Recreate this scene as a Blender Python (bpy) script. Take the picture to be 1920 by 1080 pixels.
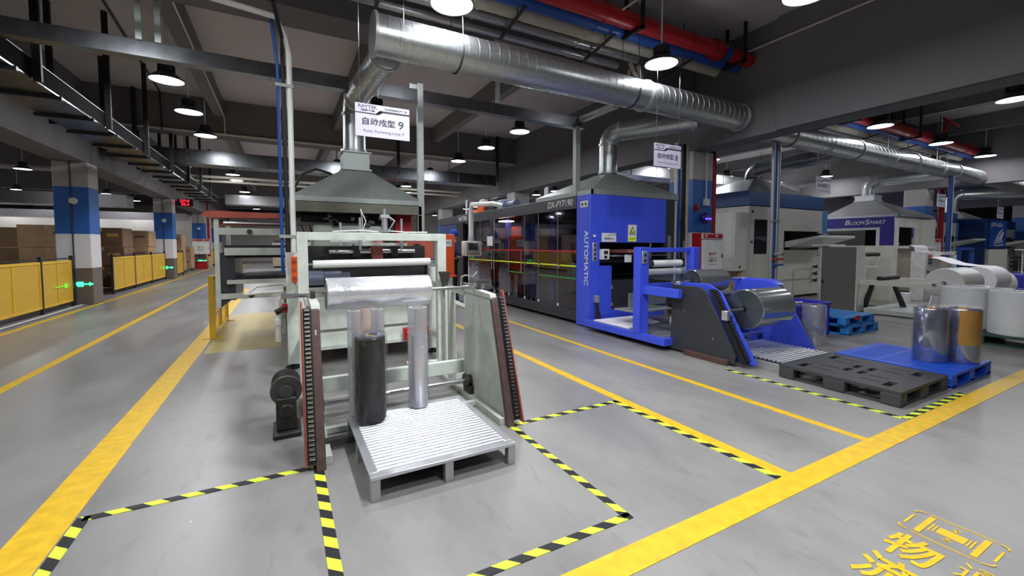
import bpy, bmesh, math, random
from mathutils import Vector, Matrix
random.seed(7)
for o in list(bpy.data.objects): bpy.data.objects.remove(o)
S = bpy.context.scene
COL = S.collection
PI = math.pi

# ------------------------------------------------------------------ camera, world, exposure
cam_d = bpy.data.cameras.new('camera'); cam = bpy.data.objects.new('camera', cam_d); COL.objects.link(cam)
cam_d.sensor_width = 36; cam_d.lens = 796.5 / 1920 * 36; cam_d.shift_y = -38.7 / 1920
cam_d.clip_start = .02; cam_d.clip_end = 300
cam.location = (0, 0, 1.5)
cam.rotation_euler = (PI / 2 - .0507, 0, -.4952)
S.camera = cam
w = bpy.data.worlds.new('world'); S.world = w; w.use_nodes = True
w.node_tree.nodes['Background'].inputs[0].default_value = (.5, .55, .65, 1)
w.node_tree.nodes['Background'].inputs[1].default_value = .05
S.view_settings.view_transform = 'Standard'; S.view_settings.look = 'None'
S.view_settings.gamma = 1; S.view_settings.use_curve_mapping = False
S.view_settings.exposure = 0.52
LAMP_W = 30.0

# ------------------------------------------------------------------ materials
MATS = {}
def srgb(r, g, b):
    f = lambda c: (c / 255 / 12.92) if c / 255 <= .04045 else ((c / 255 + .055) / 1.055) ** 2.4
    return (f(r), f(g), f(b), 1)
def mat(name, rgb, rough=.5, metal=0., var=.12, scale=6., bump=0., bscale=60., emit=0., coat=0., stretch=None, rvar=0.):
    if name in MATS: return MATS[name]
    m = bpy.data.materials.new(name); m.use_nodes = True; MATS[name] = m
    nt = m.node_tree; N = nt.nodes; L = nt.links; b = N['Principled BSDF']
    c = srgb(*rgb)
    b.inputs['Roughness'].default_value = rough; b.inputs['Metallic'].default_value = metal
    if coat: b.inputs['Coat Weight'].default_value = coat; b.inputs['Coat Roughness'].default_value = .1
    geo = N.new('ShaderNodeNewGeometry'); vec = geo.outputs['Position']
    if stretch:
        mp = N.new('ShaderNodeMapping'); mp.inputs['Scale'].default_value = stretch; L.new(vec, mp.inputs[0]); vec = mp.outputs[0]
    n = N.new('ShaderNodeTexNoise'); n.inputs['Scale'].default_value = scale; n.inputs['Detail'].default_value = 4
    L.new(vec, n.inputs['Vector'])
    r = N.new('ShaderNodeValToRGB')
    r.color_ramp.elements[0].position = .3; r.color_ramp.elements[1].position = .7
    r.color_ramp.elements[0].color = tuple(x * (1 - var) for x in c[:3]) + (1,)
    r.color_ramp.elements[1].color = tuple(min(1, x * (1 + var)) for x in c[:3]) + (1,)
    L.new(n.outputs['Fac'], r.inputs[0]); L.new(r.outputs[0], b.inputs['Base Color'])
    if rvar:
        mr = N.new('ShaderNodeMapRange'); mr.inputs[3].default_value = max(.02, rough - rvar); mr.inputs[4].default_value = rough + rvar
        L.new(n.outputs['Fac'], mr.inputs[0]); L.new(mr.outputs[0], b.inputs['Roughness'])
    if bump:
        n2 = N.new('ShaderNodeTexNoise'); n2.inputs['Scale'].default_value = bscale; L.new(vec, n2.inputs['Vector'])
        bp = N.new('ShaderNodeBump'); bp.inputs['Strength'].default_value = bump; bp.inputs['Distance'].default_value = .01
        L.new(n2.outputs['Fac'], bp.inputs['Height']); L.new(bp.outputs[0], b.inputs['Normal'])
    if emit:
        b.inputs['Emission Color'].default_value = c; b.inputs['Emission Strength'].default_value = emit
    return m
def glassy(name, tint, gloss_rough=.08, gloss=(1, 1, 1), fac=.12, bump=0., bscale=40., stretch=(1, 1, 1), body=None, bodyf=0.):
    """thin clear plastic or glass: see-through layer mixed with a gloss, optional milky body"""
    if name in MATS: return MATS[name]
    m = bpy.data.materials.new(name); m.use_nodes = True; MATS[name] = m
    nt = m.node_tree; N = nt.nodes; L = nt.links; N.remove(N['Principled BSDF']); out = N['Material Output']
    tr = N.new('ShaderNodeBsdfTransparent'); tr.inputs[0].default_value = tint + (1,)
    gl = N.new('ShaderNodeBsdfGlossy'); gl.inputs[0].default_value = gloss + (1,); gl.inputs['Roughness'].default_value = gloss_rough
    mx = N.new('ShaderNodeMixShader'); lw = N.new('ShaderNodeLayerWeight'); lw.inputs[0].default_value = .35
    ma = N.new('ShaderNodeMath'); ma.operation = 'MULTIPLY_ADD'; ma.inputs[1].default_value = .2; ma.inputs[2].default_value = fac; ma.use_clamp = True
    L.new(lw.outputs['Facing'], ma.inputs[0]); L.new(ma.outputs[0], mx.inputs[0]); L.new(gl.outputs[0], mx.inputs[2])
    base = tr.outputs[0]
    if body:
        df = N.new('ShaderNodeBsdfDiffuse'); df.inputs[0].default_value = body + (1,)
        m2 = N.new('ShaderNodeMixShader'); m2.inputs[0].default_value = bodyf; L.new(base, m2.inputs[1]); L.new(df.outputs[0], m2.inputs[2]); base = m2.outputs[0]
    L.new(base, mx.inputs[1]); L.new(mx.outputs[0], out.inputs[0])
    if bump:
        geo = N.new('ShaderNodeNewGeometry'); mp = N.new('ShaderNodeMapping'); mp.inputs['Scale'].default_value = stretch
        n2 = N.new('ShaderNodeTexNoise'); n2.inputs['Scale'].default_value = bscale; n2.inputs['Detail'].default_value = 5; n2.inputs['Distortion'].default_value = 1.2
        L.new(geo.outputs['Position'], mp.inputs[0]); L.new(mp.outputs[0], n2.inputs['Vector'])
        bp = N.new('ShaderNodeBump'); bp.inputs['Strength'].default_value = bump; bp.inputs['Distance'].default_value = .01
        L.new(n2.outputs['Fac'], bp.inputs['Height']); L.new(bp.outputs[0], gl.inputs['Normal'])
    return m
def emis(name, rgb, s):
    if name in MATS: return MATS[name]
    m = bpy.data.materials.new(name); m.use_nodes = True; MATS[name] = m
    N = m.node_tree.nodes; N.remove(N['Principled BSDF']); e = N.new('ShaderNodeEmission')
    e.inputs[0].default_value = srgb(*rgb); e.inputs[1].default_value = s
    m.node_tree.links.new(e.outputs[0], N['Material Output'].inputs[0]); return m
def math_node(N, L, op, a, b=None, c=None):
    n = N.new('ShaderNodeMath'); n.operation = op
    for i, v in enumerate((a, b, c)):
        if v is None: continue
        if isinstance(v, (int, float)): n.inputs[i].default_value = v
        else: L.new(v, n.inputs[i])
    return n.outputs[0]
def stripes(name, c1, c2, period, kx, ky, kz=0., duty=.5, rough=.5):
    """two colours in bands along kx*x+ky*y+kz*z"""
    m = bpy.data.materials.new(name); m.use_nodes = True; MATS[name] = m
    nt = m.node_tree; N = nt.nodes; L = nt.links; b = N['Principled BSDF']; b.inputs['Roughness'].default_value = rough
    geo = N.new('ShaderNodeNewGeometry'); d = N.new('ShaderNodeVectorMath'); d.operation = 'DOT_PRODUCT'
    d.inputs[1].default_value = (kx / period, ky / period, kz / period); L.new(geo.outputs['Position'], d.inputs[0])
    fr = math_node(N, L, 'FRACT', d.outputs['Value']); gt = math_node(N, L, 'GREATER_THAN', fr, duty)
    mx = N.new('ShaderNodeMix'); mx.data_type = 'RGBA'; mx.inputs[6].default_value = srgb(*c1); mx.inputs[7].default_value = srgb(*c2)
    L.new(gt, mx.inputs[0]); L.new(mx.outputs[2], b.inputs['Base Color']); return m

def floor_material():
    m = bpy.data.materials.new('polished_concrete_floor'); m.use_nodes = True
    nt = m.node_tree; N = nt.nodes; L = nt.links; b = N['Principled BSDF']
    geo = N.new('ShaderNodeNewGeometry')
    mp = N.new('ShaderNodeMapping'); mp.inputs['Scale'].default_value = (1.2, .5, 1); mp.inputs['Rotation'].default_value = (0, 0, .5); L.new(geo.outputs['Position'], mp.inputs[0])
    n = N.new('ShaderNodeTexNoise'); n.inputs['Scale'].default_value = 1.3; n.inputs['Detail'].default_value = 8; n.inputs['Roughness'].default_value = .6; L.new(mp.outputs[0], n.inputs[0])
    r = N.new('ShaderNodeValToRGB'); r.color_ramp.elements[0].position = .3; r.color_ramp.elements[1].position = .72
    r.color_ramp.elements[0].color = srgb(126, 124, 123); r.color_ramp.elements[1].color = srgb(152, 150, 146)
    L.new(n.outputs['Fac'], r.inputs[0])
    # scuffs: small pale and dark marks
    n2 = N.new('ShaderNodeTexNoise'); n2.inputs['Scale'].default_value = 9; n2.inputs['Detail'].default_value = 6; n2.inputs['Distortion'].default_value = .8; L.new(mp.outputs[0], n2.inputs[0])
    r2 = N.new('ShaderNodeValToRGB'); r2.color_ramp.elements[0].position = .26; r2.color_ramp.elements[1].position = .42
    r2.color_ramp.elements[0].color = (.8, .8, .81, 1); r2.color_ramp.elements[1].color = (1, 1, 1, 1)
    L.new(n2.outputs['Fac'], r2.inputs[0])
    mx = N.new('ShaderNodeMix'); mx.data_type = 'RGBA'; mx.blend_type = 'MULTIPLY'; mx.inputs[0].default_value = .8
    L.new(r.outputs[0], mx.inputs[6]); L.new(r2.outputs[0], mx.inputs[7])
    n3 = N.new('ShaderNodeTexVoronoi'); n3.inputs['Scale'].default_value = 3.3; n3.inputs['Randomness'].default_value = 1; L.new(geo.outputs['Position'], n3.inputs[0])
    lt = math_node(N, L, 'LESS_THAN', n3.outputs['Distance'], .018)
    mx2 = N.new('ShaderNodeMix'); mx2.data_type = 'RGBA'; mx2.inputs[7].default_value = (.6, .6, .6, 1)
    L.new(lt, mx2.inputs[0]); L.new(mx.outputs[2], mx2.inputs[6]); L.new(mx2.outputs[2], b.inputs['Base Color'])
    mr = N.new('ShaderNodeMapRange'); mr.inputs[1].default_value = .3; mr.inputs[2].default_value = .7; mr.inputs[3].default_value = .27; mr.inputs[4].default_value = .42
    L.new(n.outputs['Fac'], mr.inputs[0]); L.new(mr.outputs[0], b.inputs['Roughness'])
    b.inputs['Specular IOR Level'].default_value = .5
    return m
def column_material():
    m = bpy.data.materials.new('painted_column_bands'); m.use_nodes = True
    nt = m.node_tree; N = nt.nodes; L = nt.links; b = N['Principled BSDF']; b.inputs['Roughness'].default_value = .45
    geo = N.new('ShaderNodeNewGeometry'); sp = N.new('ShaderNodeSeparateXYZ'); L.new(geo.outputs['Position'], sp.inputs[0])
    r = N.new('ShaderNodeValToRGB'); r.color_ramp.interpolation = 'CONSTANT'
    e = r.color_ramp.elements; e[0].position = 0; e[0].color = srgb(110, 98, 92); e[1].position = .092; e[1].color = srgb(226, 224, 226)
    x = e.new(.178); x.color = srgb(40, 98, 178); x = e.new(.293); x.color = srgb(176, 172, 170)
    z = math_node(N, L, 'MULTIPLY', sp.outputs[2], .1); L.new(z, r.inputs[0]); L.new(r.outputs[0], b.inputs['Base Color'])
    return m
def spiral_duct_material(name='spiral_galvanised_duct', axis=0, pitch=.14):
    m = bpy.data.materials.new(name); m.use_nodes = True; MATS[name] = m
    nt = m.node_tree; N = nt.nodes; L = nt.links; b = N['Principled BSDF']
    b.inputs['Metallic'].default_value = .93; b.inputs['Roughness'].default_value = .35
    geo = N.new('ShaderNodeNewGeometry')
    v = N.new('ShaderNodeTexVoronoi'); v.inputs['Scale'].default_value = 28; L.new(geo.outputs['Position'], v.inputs[0])
    r = N.new('ShaderNodeValToRGB'); r.color_ramp.elements[0].color = srgb(176, 181, 182); r.color_ramp.elements[1].color = srgb(198, 202, 202)
    L.new(v.outputs['Distance'], r.inputs[0]); L.new(r.outputs[0], b.inputs['Base Color'])
    n = N.new('ShaderNodeTexNoise'); n.inputs['Scale'].default_value = 5; L.new(geo.outputs['Position'], n.inputs[0])
    mr = N.new('ShaderNodeMapRange'); mr.inputs[3].default_value = .3; mr.inputs[4].default_value = .4; L.new(n.outputs['Fac'], mr.inputs[0]); L.new(mr.outputs[0], b.inputs['Roughness'])
    return m
def galvanised(name, rgb=(168, 174, 172), rough=.4, metal=.85):
    if name in MATS: return MATS[name]
    m = mat(name, rgb, rough, metal, var=.07, scale=12, rvar=.05); return m
def wood_like_box(name, a, bcol):
    return mat(name, a, .8, 0, var=.14, scale=2.5)

M = dict(
    floor=floor_material(), column=column_material(), duct=spiral_duct_material(),
    ceiling=mat('dusty_grey_ceiling_paint', (184, 178, 180), .9, var=.06, scale=.6),
    beam=mat('grey_concrete_beam_paint', (112, 109, 111), .85, var=.06, scale=.8, bump=.15, bscale=12),
    wall=mat('pale_wall_paint', (205, 200, 194), .8, var=.04, scale=.5),
    galv=galvanised('galvanised_sheet', (180, 185, 184), .42, .6), galv2=mat('brushed_aluminium', (214, 216, 220), .34, .75, var=.03, scale=4),
    hood=galvanised('dull_galvanised_hood', (164, 172, 168), .45, .35),
    white=mat('white_enamel', (228, 228, 226), .4), cream=mat('warm_grey_enamel', (226, 224, 214), .45, var=.05),
    green=mat('worn_pale_green_enamel', (216, 224, 214), .45, var=.1, scale=9), olive=mat('olive_grey_enamel', (112, 114, 98), .5),
    plate=mat('scuffed_green_grey_plate', (190, 196, 186), .42, .0, var=.14, scale=5),
    black=mat('black_rubber', (22, 22, 24), .6), dark=mat('charcoal_enamel', (52, 54, 60), .4, var=.06), iron=mat('greasy_cast_iron', (72, 70, 68), .5, .5, var=.2, scale=20),
    steel=mat('polished_steel', (205, 205, 208), .22, 1., var=.06), brown=mat('worn_brown_steel_channel', (104, 84, 80), .45, .5, var=.2, scale=18),
    redprimer=mat('red_primer', (168, 78, 62), .6, var=.12), red=mat('signal_red_enamel', (176, 26, 30), .4, var=.06), darkred=mat('fire_main_red', (168, 22, 28), .4, var=.06),
    orange=mat('orange_enamel', (240, 92, 32), .45, var=.05), blue=mat('machine_blue_enamel', (66, 88, 226), .38, var=.04), navy=mat('deep_navy_enamel', (30, 62, 120), .4, var=.05),
    skyblue=mat('light_blue_enamel', (84, 152, 214), .4, var=.05), pipeblue=mat('pipe_blue_enamel', (34, 78, 160), .4, var=.05), purple=mat('indigo_enamel', (58, 44, 140), .4, var=.05),
    pipewhite=mat('ivory_pipe_insulation', (196, 190, 176), .6, var=.08, bump=.2, bscale=20), foil=galvanised('crinkled_foil', (190, 190, 192), .3, .8),
    yellow=mat('yellow_floor_paint', (226, 182, 26), .45, var=.14, scale=14, rvar=.1), fence=mat('yellow_powder_coat', (226, 182, 48), .5, var=.06),
    bluepal=mat('blue_polyethylene', (26, 82, 200), .45, var=.06), cyanpal=mat('sky_blue_polyethylene', (44, 130, 205), .45, var=.06), blackpal=mat('black_polyethylene', (62, 62, 64), .55, var=.1, scale=12),
    crate=mat('violet_blue_polyethylene', (52, 50, 190), .4, var=.05), carton=mat('brown_corrugated_board', (178, 146, 112), .85, var=.1, scale=3), carton2=mat('dark_brown_board', (122, 94, 72), .85, var=.1, scale=3),
    tape=mat('pale_packing_tape', (188, 168, 140), .3), paper=mat('white_paper_web', (244, 242, 247), .6, var=.02), core=mat('cardboard_core', (205, 160, 90), .7),
    blackroll=mat('black_film_roll', (20, 19, 20), .3, var=.1), ink=mat('dark_navy_ink', (38, 34, 60), .5, var=.02), inkgrey=mat('grey_violet_ink', (128, 122, 150), .5, var=.02),
    signw=mat('sign_white', (226, 222, 240), .35, var=.01), sticker=mat('white_sticker', (230, 230, 232), .5, var=.01), vest=mat('indigo_workwear', (58, 54, 104), .85, var=.1), trouser=mat('black_trousers', (24, 24, 30), .9),
    skin=mat('skin', (196, 150, 124), .55, var=.04), cap=mat('royal_blue_fabric', (34, 70, 180), .8), screen=mat('dark_screen', (60, 64, 68), .15),
    wood=mat('stained_brown_timber', (86, 60, 52), .7, var=.2, scale=4, stretch=(1, 8, 8)), rubbergrey=mat('blue_grey_motor', (120, 128, 150), .45, .2),
    filmsilver=mat('stretched_clear_film_roll', (238, 240, 245), .2, .6, var=.05, bump=.25, bscale=18, rvar=.1),
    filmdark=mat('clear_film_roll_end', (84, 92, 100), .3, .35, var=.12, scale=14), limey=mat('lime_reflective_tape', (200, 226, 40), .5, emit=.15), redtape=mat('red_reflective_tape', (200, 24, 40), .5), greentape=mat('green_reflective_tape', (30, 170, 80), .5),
    greenpal=mat('dark_green_plastic', (22, 66, 52), .5), pink=mat('worn_pink_red_steel', (170, 100, 92), .5, .2, var=.18), olivehose=mat('white_hose', (222, 220, 214), .5),
    filmroll=mat('milky_film_roll', (236, 238, 232), .3, 0., var=.04), beige=mat('beige_panel', (176, 164, 146), .6),
)
M['pinkcard'] = mat('faded_pink_card', (206, 186, 176), .8)
M['wrap'] = glassy('clear_stretch_wrap', (.93, .93, .95), .06, (1, 1, 1), .028, bump=1.0, bscale=30, stretch=(1, 1, 2.2))
M['clear'] = glassy('clear_film_sleeve', (.86, .87, .9), .08, (1, 1, 1), .08, bump=.5, bscale=22, body=(.86, .88, .92), bodyf=.42)
M['door_glass'] = glassy('smoked_clear_panel', (.5, .48, .52), .04, (.9, .9, 1), .04)
M['pane'] = glassy('clear_pane', (.75, .78, .8), .04, (1, 1, 1), .05)
M['lamp_on'] = emis('lamp_diffuser_glow', (236, 240, 255), 7.0)
M['green_on'] = emis('green_led', (60, 255, 150), 2.2); M['green_reflect'] = emis('green_reflection_glow', (130, 230, 60), .8)  # the dim green glow imitates a reflection, it is no lamp
M['red_on'] = emis('red_led', (255, 30, 50), 3.0); M['violet_on'] = emis('violet_fly_lamp', (96, 70, 255), 1.6)
M['warm_on'] = emis('machine_work_lamp', (255, 220, 190), 12.0)
HAZ = {'x': stripes('hazard_tape_x', (222, 240, 60), (24, 24, 26), .17, 1, 1), 'y': stripes('hazard_tape_y', (222, 240, 60), (24, 24, 26), .17, .9, 1)}
M['motorgrey'] = mat('dusty_dark_motor', (96, 94, 94), .5, .3, var=.15)
M['sleeve'] = glassy('bare_clear_film_roll', (.8, .8, .82), .1, (1, 1, 1), .22, body=(.7, .72, .76), bodyf=.25)
M['dullblack'] = mat('dull_black_paint', (24, 24, 25), .95); MATS['dull_black_paint'].node_tree.nodes['Principled BSDF'].inputs['Specular IOR Level'].default_value = .05
M['ductmetal'] = mat('smooth_zinc_sheet', (104, 107, 110), .28, .95, var=.06, scale=6, rvar=.05)
M['hatch'] = stripes('thin_yellow_floor_stripes', (236, 206, 60), (150, 148, 144), .055, .35, 1, duty=.42)

# ------------------------------------------------------------------ mesh builder
class G:
    def __init__(s): s.b = bmesh.new()
    def box(s, x0, x1, y0, y1, z0, z1, M_=None, mi=0):
        v = [s.b.verts.new(p) for p in ((x0, y0, z0), (x1, y0, z0), (x1, y1, z0), (x0, y1, z0), (x0, y0, z1), (x1, y0, z1), (x1, y1, z1), (x0, y1, z1))]
        if M_ is not None:
            for q in v: q.co = M_ @ q.co
        for f in ((3, 2, 1, 0), (4, 5, 6, 7), (0, 1, 5, 4), (1, 2, 6, 5), (2, 3, 7, 6), (3, 0, 4, 7)):
            fc = s.b.faces.new([v[i] for i in f]); fc.material_index = mi
        return s
    def ring(s, c, u, v, r, n): return [s.b.verts.new(c + (u * math.cos(2 * PI * i / n) + v * math.sin(2 * PI * i / n)) * r) for i in range(n)]
    def cyl(s, p0, p1, r, r2=None, n=20, caps=True, mi=0):
        return s.tube([p0, p1], [r, r if r2 is None else r2], n, caps, mi)
    def tube(s, pts, r, n=12, caps=True, mi=0, closed=False):
        P = [Vector(p) for p in pts]; R = r if isinstance(r, (list, tuple)) else [r] * len(P)
        rings = []; u = None
        for i, p in enumerate(P):
            a = P[i - 1] if i else (P[-1] if closed else p); b = P[i + 1] if i < len(P) - 1 else (P[0] if closed else p)
            t = (b - a)
            t = t.normalized() if t.length > 1e-9 else Vector((0, 0, 1))
            if u is None: u = t.orthogonal().normalized()
            else:
                u = u - t * u.dot(t); u = u.normalized() if u.length > 1e-6 else t.orthogonal().normalized()
            rings.append(s.ring(p, u, t.cross(u), R[i], n))
        pairs = list(zip(rings, rings[1:])) + ([(rings[-1], rings[0])] if closed else [])
        for A, B in pairs:
            for i in range(n):
                f = s.b.faces.new((A[i], A[(i + 1) % n], B[(i + 1) % n], B[i])); f.material_index = mi
        if caps and not closed:
            if R[0] > 1e-5: s.b.faces.new(list(reversed(rings[0]))).material_index = mi
            if R[-1] > 1e-5: s.b.faces.new(rings[-1]).material_index = mi
        return s
    def pipe(s, pts, ro, ri, n=24, mi=0):
        """hollow straight tube between two points"""
        p0, p1 = Vector(pts[0]), Vector(pts[1]); t = (p1 - p0).normalized(); u = t.orthogonal().normalized(); v = t.cross(u)
        A, B, C_, D = s.ring(p0, u, v, ro, n), s.ring(p1, u, v, ro, n), s.ring(p1, u, v, ri, n), s.ring(p0, u, v, ri, n)
        for X, Y in ((A, B), (B, C_), (C_, D), (D, A)):
            for i in range(n): s.b.faces.new((X[i], X[(i + 1) % n], Y[(i + 1) % n], Y[i])).material_index = mi
        return s
    def prism(s, poly, axis, a, b, mi=0):
        """poly of 2-D points; axis 0: (y,z) along x, 1: (x,z) along y, 2: (x,y) along z"""
        def P(q, t): return ((t, q[0], q[1]), (q[0], t, q[1]), (q[0], q[1], t))[axis]
        A = [s.b.verts.new(P(q, a)) for q in poly]; B = [s.b.verts.new(P(q, b)) for q in poly]; n = len(poly)
        s.b.faces.new(A).material_index = mi; s.b.faces.new(list(reversed(B))).material_index = mi
        for i in range(n): s.b.faces.new((A[(i + 1) % n], A[i], B[i], B[(i + 1) % n])).material_index = mi
        return s
    def lathe(s, prof, c=(0, 0, 0), n=32, mi=0, axis='z'):
        c = Vector(c); rings = []
        ax = {'z': (Vector((1, 0, 0)), Vector((0, 1, 0)), Vector((0, 0, 1))), 'x': (Vector((0, 1, 0)), Vector((0, 0, 1)), Vector((1, 0, 0))), 'y': (Vector((0, 0, 1)), Vector((1, 0, 0)), Vector((0, 1, 0)))}[axis]
        for r, h in prof: rings.append(s.ring(c + ax[2] * h, ax[0], ax[1], max(r, 1e-5), n))
        for A, B in zip(rings, rings[1:]):
            for i in range(n): s.b.faces.new((A[i], A[(i + 1) % n], B[(i + 1) % n], B[i])).material_index = mi
        return s
    def loft(s, A, B, mi=0, caps=True):
        a = [s.b.verts.new(p) for p in A]; b = [s.b.verts.new(p) for p in B]; n = len(a)
        for i in range(n): s.b.faces.new((a[i], a[(i + 1) % n], b[(i + 1) % n], b[i])).material_index = mi
        if caps: s.b.faces.new(list(reversed(a))).material_index = mi; s.b.faces.new(b).material_index = mi
        return s
    def sphere(s, c, r, sc=(1, 1, 1), n=16, mi=0):
        mt = Matrix.Translation(c) @ Matrix.Diagonal((sc[0] * r, sc[1] * r, sc[2] * r, 1))
        rr = bmesh.ops.create_uvsphere(s.b, u_segments=n, v_segments=max(6, n // 2), radius=1, matrix=mt)
        for v in rr['verts']:
            for f in v.link_faces: f.material_index = mi
        return s
    def sheet(s, grid, mi=0):
        V = [[s.b.verts.new(p) for p in row] for row in grid]
        for i in range(len(V) - 1):
            for j in range(len(V[0]) - 1): s.b.faces.new((V[i][j], V[i][j + 1], V[i + 1][j + 1], V[i + 1][j])).material_index = mi
        return s
SPLIT = {'side_beam', 'side_wall', 'cross_straps', 'channel_section', 'shaft_rest', 'hanger', 'levelling_foot', 'runner', 'rail', 'joint', 'gantry_side', 'brace_leg', 'roller_arm', 'black_roller', 'arm', 'conduits', 'door_hinge', 'guide_rod', 'seam_flanges', 'leg', 'post', 'valve_block', 'inner_post', 'inner_red_post', 'forming_station', 'roof_rods', 'white_hoses', 'cooling_fins', 'wheel', 'bolt', 'stand', 'air_line', 'water_pipes', 'badge', 'under_rail', 'bolts', 'rod', 'front_bar', 'socket', 'triangle_mark', 'underline', 'side_handle', 'roof_valve', 'clamp', 'eye', 'hoses', 'end_face', 'air_lines'}
def islands(b):
    seen = set(); out = []
    for v in b.verts:
        if v in seen: continue
        st = [v]; comp = []; seen.add(v)
        while st:
            q = st.pop(); comp.append(q)
            for e in q.link_edges:
                o_ = e.other_vert(q)
                if o_ not in seen: seen.add(o_); st.append(o_)
        out.append(comp)
    return out
def obj(name, g, material, parent=None, bev=0., smooth=True):
    if name in SPLIT:
        isl = islands(g.b)
        if len(isl) > 1:
            last = None
            for comp in isl:
                q = G(); mp = {v: q.b.verts.new(v.co) for v in comp}
                for f in {f for v in comp for f in v.link_faces}: q.b.faces.new([mp[v] for v in f.verts]).material_index = f.material_index
                last = obj1(name, q, material, parent, bev, smooth)
            g.b.free(); return last
    return obj1(name, g, material, parent, bev, smooth)
def obj1(name, g, material, parent=None, bev=0., smooth=True):
    me = bpy.data.meshes.new(name)
    bmesh.ops.recalc_face_normals(g.b, faces=g.b.faces)
    if smooth:
        for f in g.b.faces: f.smooth = True
        for e in g.b.edges:
            if len(e.link_faces) == 2 and e.calc_face_angle(0) > .6: e.smooth = False
    g.b.to_mesh(me); g.b.free()
    for m in (material if isinstance(material, (list, tuple)) else [material]): me.materials.append(MT(m))
    o = bpy.data.objects.new(name, me); COL.objects.link(o)
    if bev:
        md = o.modifiers.new('bevel', 'BEVEL'); md.width = bev; md.segments = 2; md.limit_method = 'ANGLE'; md.angle_limit = .7
    if parent: adopt(o, parent)
    return o
def MT(m): return M[m] if isinstance(m, str) else m
def world_inv(p):
    m = Matrix.Translation(p.location) @ p.rotation_euler.to_matrix().to_4x4() if p.parent is None else Matrix.Identity(4)
    return m.inverted()
def adopt(o, p): o.parent = p; o.matrix_parent_inverse = world_inv(p)
def thing(name, label, cat, loc=(0, 0, 0), group=None):
    o = bpy.data.objects.new(name, None); COL.objects.link(o); o.location = loc; o.empty_display_size = .1
    o['label'] = label; o['category'] = cat
    if group: o['group'] = group
    return o
def tag(o, label, cat, group=None):
    o['label'] = label; o['category'] = cat
    if group: o['group'] = group
    return o
def struct(name, g, m, bev=0.):
    o = obj(name, g, m, bev=bev); o['kind'] = 'structure'; return o
def kids(o): return [c for c in ALLK.get(o.name, [])] or [c for c in bpy.data.objects if c.parent == o]
ALLK = {}
def dup(root, delta=(0, 0, 0), label=None, group=None, rotz=None, loc=None):
    r = root.copy(); COL.objects.link(r); r.location = Vector(loc) if loc is not None else root.location + Vector(delta)
    if rotz is not None: r.rotation_euler.z = rotz
    if label: r['label'] = label
    if group: r['group'] = group
    def rec(a, b):
        for ch in [c for c in bpy.data.objects if c.parent == a]:
            c = ch.copy(); COL.objects.link(c); c.parent = b; c.matrix_parent_inverse = ch.matrix_parent_inverse.copy(); rec(ch, c)
    rec(root, r)
    return r
_tcache = {}
def text_mesh(s, bold=0.):
    k = (s, bold)
    if k in _tcache: return _tcache[k]
    cu = bpy.data.curves.new('lettering', 'FONT'); cu.body = s; cu.size = 1; cu.offset = bold; cu.extrude = .0
    cu.align_x = 'LEFT'; cu.resolution_u = 3
    t = bpy.data.objects.new('lettering', cu); COL.objects.link(t)
    dg = bpy.context.evaluated_depsgraph_get(); me = bpy.data.meshes.new_from_object(t.evaluated_get(dg))
    V = [v.co.copy() for v in me.vertices]; F = [list(p.vertices) for p in me.polygons]
    bpy.data.objects.remove(t); _tcache[k] = (V, F); return V, F
def text(s, o, right, up, wid, hei, m, parent=None, bold=0., depth=.002, shear=0., name='lettering', g=None):
    """lay the string so that its bounding box fills wid x hei from corner o (lower left), right/up unit vectors"""
    V, F = text_mesh(s, bold); o, right, up = Vector(o), Vector(right), Vector(up)
    x0, x1 = min(v.x for v in V), max(v.x for v in V); y0, y1 = min(v.y for v in V), max(v.y for v in V)
    nrm = right.cross(up)
    own = g is None
    if own: g = G()
    vs = []
    for v in V:
        a = (v.x - x0) / (x1 - x0) * wid; c = (v.y - y0) / (y1 - y0) * hei; a += shear * c
        vs.append(g.b.verts.new(o + right * a + up * c + nrm * depth))
    for f in F:
        try: g.b.faces.new([vs[i] for i in f])
        except ValueError: pass
    if own: return obj(name, g, m, parent, smooth=False)

def rot_z(a, c=(0, 0, 0)): return Matrix.Translation(c) @ Matrix.Rotation(a, 4, 'Z') @ Matrix.Translation([-x for x in c])
def rot_x(a, c): return Matrix.Translation(c) @ Matrix.Rotation(a, 4, 'X') @ Matrix.Translation([-x for x in c])
def arc(c, r, a0, a1, u, v, n=10):
    c, u, v = Vector(c), Vector(u), Vector(v)
    return [c + u * (r * math.cos(a0 + (a1 - a0) * i / n)) + v * (r * math.sin(a0 + (a1 - a0) * i / n)) for i in range(n + 1)]

CZ = 5.6
# ================================================================== LARGE STRUCTURE
struct('floor', G().box(-32, 62, -6, 48, -.3, 0), 'floor')
struct('ceiling', G().box(-32, 62, -6, 48, CZ, CZ + .25), 'ceiling')
struct('wall_back', G().box(-32, 62, 48, 48.3, 0, CZ), 'wall')
struct('wall_left', G().box(-32.3, -32, -6, 48, 0, CZ), 'wall')
struct('wall_right', G().box(62, 62.3, -6, 48, 0, CZ), 'beam')
struct('wall_front', G().box(-32, 62, -6.3, -6, 0, CZ), 'beam')
for i, (x0, x1, zb) in enumerate(((-4.95, -4.3, 3.6), (8.0, 8.5, 3.6), (20.9, 21.4, 3.6), (33.8, 34.3, 3.6), (-17.9, -17.4, 3.6))):
    struct('ceiling_beam', G().box(x0, x1, -6, 48, zb, CZ), 'beam')
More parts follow.
